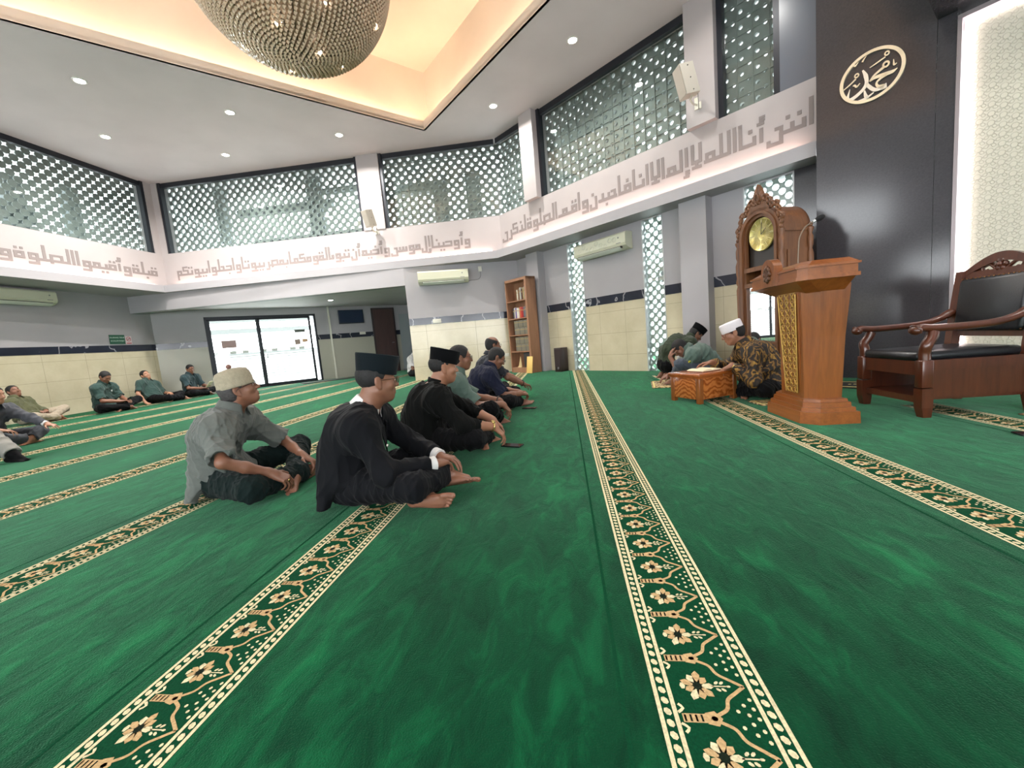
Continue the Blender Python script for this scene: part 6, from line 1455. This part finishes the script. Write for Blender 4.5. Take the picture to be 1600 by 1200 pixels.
# 4 man in grey-green uniform shirt
p = person((-1.16, 3.66), 72, 'man in a grey-green short-sleeved uniform shirt with glasses, third in the row', h=.005, trousers=C_NIGHT, shirt=C_SAGE, tone=1, fat=.025, neck=(0, .12, .50), bulge=.06, head=(0, .20, .665), look=(-6, 4, 0), hf=.99, wide=1.03,
           Rw=(.17, .535, .21), Re=(.30, .15, .2), Rf=(-.05, .6, -.8), Rp=(-.2, -.75, -.6), Lw=(-.08, .545, .21), Le=(-.33, .2, .2), Lf=(.1, .6, -.8), Lp=(0, -.75, -.6), Rk=(.31, .40, .20), Lk=(-.31, .39, .15), Ra=(.03, .50, .055), La=(.12, .44, .055), Rtd=(-.2, .95, -.1), sf=.9, sq=.018, wr=.006, moustache=True, glasses=True, cr=.069, cd=.035)
watch(p, 'L', plain('dark_watch', srgb(40, 34, 34), .3, .4), M_STRAP, .92); surf_disc(p, 'name_badge', p['sp'](.66)+p['fw']*.135+p['rt']*.05, .014, plain('pale_badge', srgb(196, 200, 196), .4), p['shirt']); surf_disc(p, 'finger_ring', p['arms']['R'][2]+nrm(p['arms']['R'][3])*.10-np.asarray(p['arms']['R'][4])*.008, .008, M_GOLDW, p['root'])
# 5 man in navy looking down
p = person((-1.05, 4.58), 74, 'man in a navy short-sleeved shirt with bowed head, fourth in the row', trousers=C_NIGHT, shirt=C_NAVY, tone=1, fat=.03, neck=(0, .16, .465), bulge=.07, head=(0, .275, .595), look=(-4, 32, 0), hf=.98, Rw=(.12, .50, .17), Re=(.36, .15, .2), Rf=(-.35, .8, -.2), Rp=(-.3, -.1, -.9), Rc=(.7, .8, .8, .85), Lw=(-.07, .50, .17), Le=(-.36, .2, .2), Lf=(.4, .8, -.1), Lp=(.2, 0, -.9), Lc=(.6, .7, .7, .7),
           Ra=(.0, .50, .07), Rtd=(-.1, .95, .15), sf=.92, glasses=True, h=.0065, sq=.018)
# 6 balding man behind
p = person((-1.10, 5.34), 70, 'balding man in dark clothes half hidden behind the man in navy', trousers=C_NIGHT, shirt=cloth('charcoal_shirt', srgb(40, 42, 48)), tone=1, fine=False, fat=.03, neck=(0, .09, .565), head=(0, .165, .735), pelvis=(0, 0, .16), look=(-10, 4, 0), bald_top=True, glasses=True, Rw=(.16, .50, .19), Rf=(-.2, .8, -.3), Lw=(-.02, .52, .20), Rc=(.5, .6, .6, .6))
watch(p, 'R', plain('dark_watch', (.05, .05, .05)), M_STRAP, .92)
# 7 man in batik at the desk
def batik():
    t = NT('gold_brown_batik'); v = t.co(); n = t.noise(v, 9, 2); mp = t.n('ShaderNodeVectorMath', operation='MULTIPLY_ADD'); t.l(v, mp.inputs[0]); mp.inputs[1].default_value = (1, 1, 1)
    vr = t.n('ShaderNodeTexVoronoi', feature='SMOOTH_F1'); vr.inputs['Scale'].default_value = 17; vr.inputs['Smoothness'].default_value = .3; t.l(v, vr.inputs['Vector'])
    w = t.n('ShaderNodeTexWave', wave_type='BANDS'); w.inputs['Scale'].default_value = 4.5; w.inputs['Distortion'].default_value = 16; w.inputs['Detail'].default_value = 4; t.l(v, w.inputs['Vector'])
    c1 = t.ramp(w.outputs['Fac'], [(.0, srgb(28, 20, 14)), (.22, srgb(60, 42, 20)), (.32, srgb(140, 102, 40)), (.72, srgb(176, 136, 58)), (.82, srgb(84, 56, 24)), (1, srgb(26, 20, 14))])
    mi = t.n('ShaderNodeMixRGB', blend_type='MULTIPLY'); t.l(c1, mi.inputs[1]); t.l(t.ramp(vr.outputs['Distance'], [(.25, (1, 1, 1)), (.55, (.35, .3, .25))]), mi.inputs[2]); mi.inputs[0].default_value = .8
    t.set(**{'Base Color': mi.outputs[0], 'Roughness': .7}); return t.m
C_BATIK = batik()
p = person((2.03, 4.36), -78, 'man in gold and brown batik shirt and white cap reading at the low desk', h=.005, trousers=C_NIGHT, shirt=C_BATIK, sleeve='long', cuff=.88, tone=0, fat=.035, neck=(0, .20, .515), bulge=.08, head=(0, .325, .665), look=(4, 16, 0), hf=1.0, wide=1.05, neckw=1.15, glasses=True, glasses_mat=plain('red_brown_frame', srgb(120, 56, 44), .3),
           Lw=(1.64, 4.27, .355, 'w'), Le=(-.35, .12, .1), Lf=(.15, .85, -.45), Lp=(0, -.35, -.9), Lc=(.25, .35, .4, .5), Rw=(1.56, 4.60, .365, 'w'), Re=(.45, .1, .25), Rf=(.1, .95, -.12), Rp=(-.1, 0, -1), Rc=(.3, .5, .6, .7), Lk=(-.32, .12, .12), La=(.02, .30, .06), Ltd=(-.75, .62, -.1), Ltu=(-.2, .2, .95), Rk=(.35, .14, .12), Ra=(-.02, .25, .06), sq=.022, wr=.010, wf=24, capcut=True, nape=-.07, hem=.05, cr=.07, skirt=True)
round_cap(p, M_WCAP, [(.095, .022), (.0975, .026), (.098, .05), (.0975, .095), (.0955, .108), (.086, .116), (.04, .119), (.01, .119)], None, -4); watch(p, 'L', plain('silver_watch', srgb(190, 182, 160), .25, .8), M_GOLDW, .90)
# 8 young man in grey-green uniform, head resting in his hand
p = person((1.92, 5.62, .0105), -80, 'young man in grey-green uniform with a yellow sleeve patch, face buried in his hand', trousers=cloth('grey_blue_trousers', srgb(70, 78, 88)), shirt=C_SAGE, tone=1, fine=True, h=.0075, neck=(0, .27, .43), bulge=.09, head=(0, .40, .47), look=(0, 52, 0), Lw=(-.06, .53, .37), Le=(-.24, .30, .0), Lf=(.2, -.35, .9), Lp=(.3, -.8, -.4), Lc=(.3, .3, .35, .4), Rw=(.10, .56, .10), Rf=(-.3, .8, -.4), Lk=(-.24, .42, .28), La=(-.02, .50, .06), Rk=(.36, .34, .15), Ltd=(-.2, .9, -.1), sf=.85, cr=.066)
sv = p['arms']['L']; c = sv[0]*.55+sv[1]*.45; d = nrm(np.array((-1, -.25, .1))); 
M_PATCH = plain('yellow_patch', srgb(214, 200, 50), .7); m = MB(); m.lathe([(.030, -.01), (.030, .012)], c+d*.078, 6, R=np.stack([nrm(np.cross((0, 0, 1.), d)), np.cross(d, nrm(np.cross((0, 0, 1.), d))), d], 1)); pp = m.build('sleeve_patch', [M_PATCH], p['shirt'])
m = MB(); m.lathe([(.016, .012), (.016, .0135)], c+d*.078, 12, R=np.stack([nrm(np.cross((0, 0, 1.), d)), np.cross(d, nrm(np.cross((0, 0, 1.), d))), d], 1)); m.build('patch_emblem', [plain('patch_green', srgb(60, 90, 50), .7)], pp)
# 9 man bending forward in a dark olive vest over white sleeves
p = person((1.52, 6.42), 84, 'kneeling man in a dark olive vest over white sleeves and black cap, bent far forward', trousers=C_NIGHT, shirt=C_JACKET, top_name='vest', sleeve='short', sf=.22, tone=1, fine=False, h=.008, pelvis=(0, 0, .21), neck=(0, .33, .56), bulge=.13, head=(0, .46, .63), look=(0, 42, 0), capcut=True, Rw=(.20, .20, .14), Re=(.6, -.3, .40), Lw=(-.10, .5, .2), Rk=(.14, .38, .06), Ra=(.10, -.05, .06), Lk=(-.14, .38, .06), La=(-.10, -.05, .06), Rtd=(0, -.9, -.3), Ltd=(0, -.9, -.3), Rtu=(0, -.3, .9), Ltu=(0, -.3, .9), cfold=False)
peci(p['root'], p['H'], p['HR'], p['f'], M_VELVET, .095, 0)
v = Vol(*boxpts([q for a in p['arms'].values() for q in a[:3]], .1), .008)
for sd in 'RL': S, el, w = p['arms'][sd][:3]; v.cone(S, el, .066, .062, .02); v.tubecut(el, el*.12+w*.88, .062, .045, .02, .03)
v.wrinkle(.006, 20, 4); V, F = v.mesh(); mesh_obj('white_sleeves', V, F, C_WHITE, p['root'])
# 10 seated men along the left wall
p = person((-10.12, 6.33), 62, 'man in olive shirt and beige trousers leaning on the left wall with head tipped back', trousers=C_BEIGE, shirt=C_OLIVE, sleeve='long', tone=1, fine=False, fat=.06, neck=(0, -.12, .47), bulge=.03, head=(-.02, -.13, .635), look=(28, -14, 8), Rw=(.06, .22, .20), Re=(.42, -.05, .15), Rf=(-.8, .4, -.1), Lw=(-.05, .24, .21), Le=(-.42, -.05, .2), Lf=(.8, .4, -.1), Rk=(.38, .30, .15), Lk=(-.42, .32, .20), cuff=.95, hair_mat=M_HAIR)
p = person((-9.72, 7.33), 75, 'man in dark green uniform bowing his head over a phone, cross-legged by the left wall', trousers=C_NIGHT, shirt=C_TEAL, tone=1, fine=False, fat=.03, neck=(0, .04, .55), head=(.02, .12, .70), look=(16, 34, 0), Rw=(.08, .36, .20), Lw=(-.06, .37, .20), Rf=(-.5, .7, .0), Lf=(.5, .7, .0), Rk=(.40, .26, .13), Lk=(-.44, .30, .18), Ra=(-.06, .42, .06), La=(.10, .36, .06), s=1.06)
surf_disc(p, 'name_badge', p['sp'](.72)+p['fw']*.125+p['rt']*-.08, .022, plain('pale_badge', (.7, .7, .7)), p['shirt'])
ph_ = p['root'].location; m = MB(); m.box((0, 0, 0), (.075, .012, .15), rotm((1, 0, 0), rad(-50)), 0, .003); o_ = m.build('mobile_phone', [M_PHONE]); f_ = np.array((math.sin(rad(75)), math.cos(rad(75)))); o_.location = (ph_[0]+f_[0]*.475, ph_[1]+f_[1]*.475, .235); o_.rotation_euler = (0, 0, -rad(75)); tag(o_, 'dark phone held by the bowed man in green uniform at the left wall', 'phone')
p = person((-10.05, 8.66), 68, 'man in dark green shirt leaning back on one arm against the left wall', trousers=C_NIGHT, shirt=C_TEAL, tone=2, fine=False, fat=.05, neck=(-.10, -.13, .50), bulge=.02, head=(-.13, -.15, .665), look=(30, -16, 10), twist=14, Rw=(.30, -.02, .05), Re=(.4, -.25, .25), Rf=(.3, .6, -.3), Lw=(-.1, .26, .2), Rk=(.30, .42, .11), Lk=(-.36, .38, .14), Ra=(-.10, .56, .06), La=(.14, .42, .06), Rtd=(-.5, .8, -.1), s=1.05)
p = person((-10.05, 9.68), 82, 'man in dark teal uniform reading a small book beside the entrance door', trousers=C_NIGHT, shirt=cloth('blue_teal_uniform', srgb(48, 66, 70)), tone=1, fine=False, fat=.02, neck=(0, .02, .54), head=(0, .07, .70), look=(26, 12, 0), Rw=(.10, .34, .20), Lw=(-.08, .36, .24), Rf=(-.5, .7, 0), Lf=(.4, .8, .1), s=1.06)
ph_ = p['root'].location; m = MB(); m.box((0, 0, 0), (.14, .012, .19), rotm((1, 0, 0), rad(-40)), 0, .002); o_ = m.build('small_book', [M_PAPER]); f_ = np.array((math.sin(rad(82)), math.cos(rad(82)))); o_.location = (ph_[0]+f_[0]*.50+.02, ph_[1]+f_[1]*.50, .30); o_.rotation_euler = (0, 0, -rad(82)); tag(o_, 'small pale book held by the man beside the entrance door', 'book')
# 14 white shirt in the alcove
p = person((-4.22, 10.9), 105, 'man in a white shirt sitting far back in the entrance alcove', trousers=C_NIGHT, shirt=C_WHITE, tone=1, fine=False, fat=.02, neck=(0, .06, .52), head=(0, .13, .68), look=(0, 16, 0), Rw=(.1, .36, .18), Lw=(-.08, .36, .18), s=1.05)
# 15, 16 two men cut by the left edge
p = person((-7.28, 4.12), 78, 'man in a slate jacket at the left edge stretching his arm over his raised knee', trousers=C_SLATE, shirt=C_SLATE, top_name='jacket', sleeve='long', cuff=.88, tone=2, fine=False, fat=.03, neck=(0, .12, .50), head=(0, .2, .66), look=(0, 6, 0), Lw=(-.12, .66, .20), Le=(-.4, .3, .35), Lf=(.1, .95, -.25), Lp=(0, -.2, -1), Lc=(.2, .25, .3, .35), Rw=(.24, .42, .24), Rk=(.34, .36, .18), Lk=(-.24, .40, .14), La=(-.06, .44, .06))
S, el, w = p['arms']['L'][:3]; u = nrm(w-el); m = MB(); m.tube([w-u*.05, w-u*.012], [.036, .037], 14); m.build('shirt_cuff', [C_WHITE], p['root'])
p = person((-6.22, 3.02), 80, 'man in light grey trousers and dark socks cut off by the left edge', trousers=C_LGREY, shirt=C_SLATE, sleeve='long', tone=1, fine=False, fat=.03, neck=(0, .02, .52), Rk=(.22, .38, .26), Ra=(.16, .56, .075), Rtd=(.1, 1, -.1), Rtu=(0, 0, 1), Lk=(-.25, .40, .30), La=(-.20, .66, .075), Ltd=(.1, 1, -.1), Ltu=(0, .1, 1), Rw=(.12, .40, .34), Lw=(-.18, .42, .40), tq=.024, leg_end=.96)
for sd in 'RL':
    hip, kn, an, td, tu = p['legs'][sd]; v = Vol(*boxpts([an, an+nrm(td)*.16], .09), .008); add_foot(v, an, td, tu, 1.12, sd); v.cone(an, an+nrm(kn-an)*.07, .042, .044, .02); v.D = v.D-.004; v.cut((0, 0, .002), (0, 0, -1)); V, F = v.mesh(); mesh_obj('sock', V, F, C_NIGHT, p['root'])
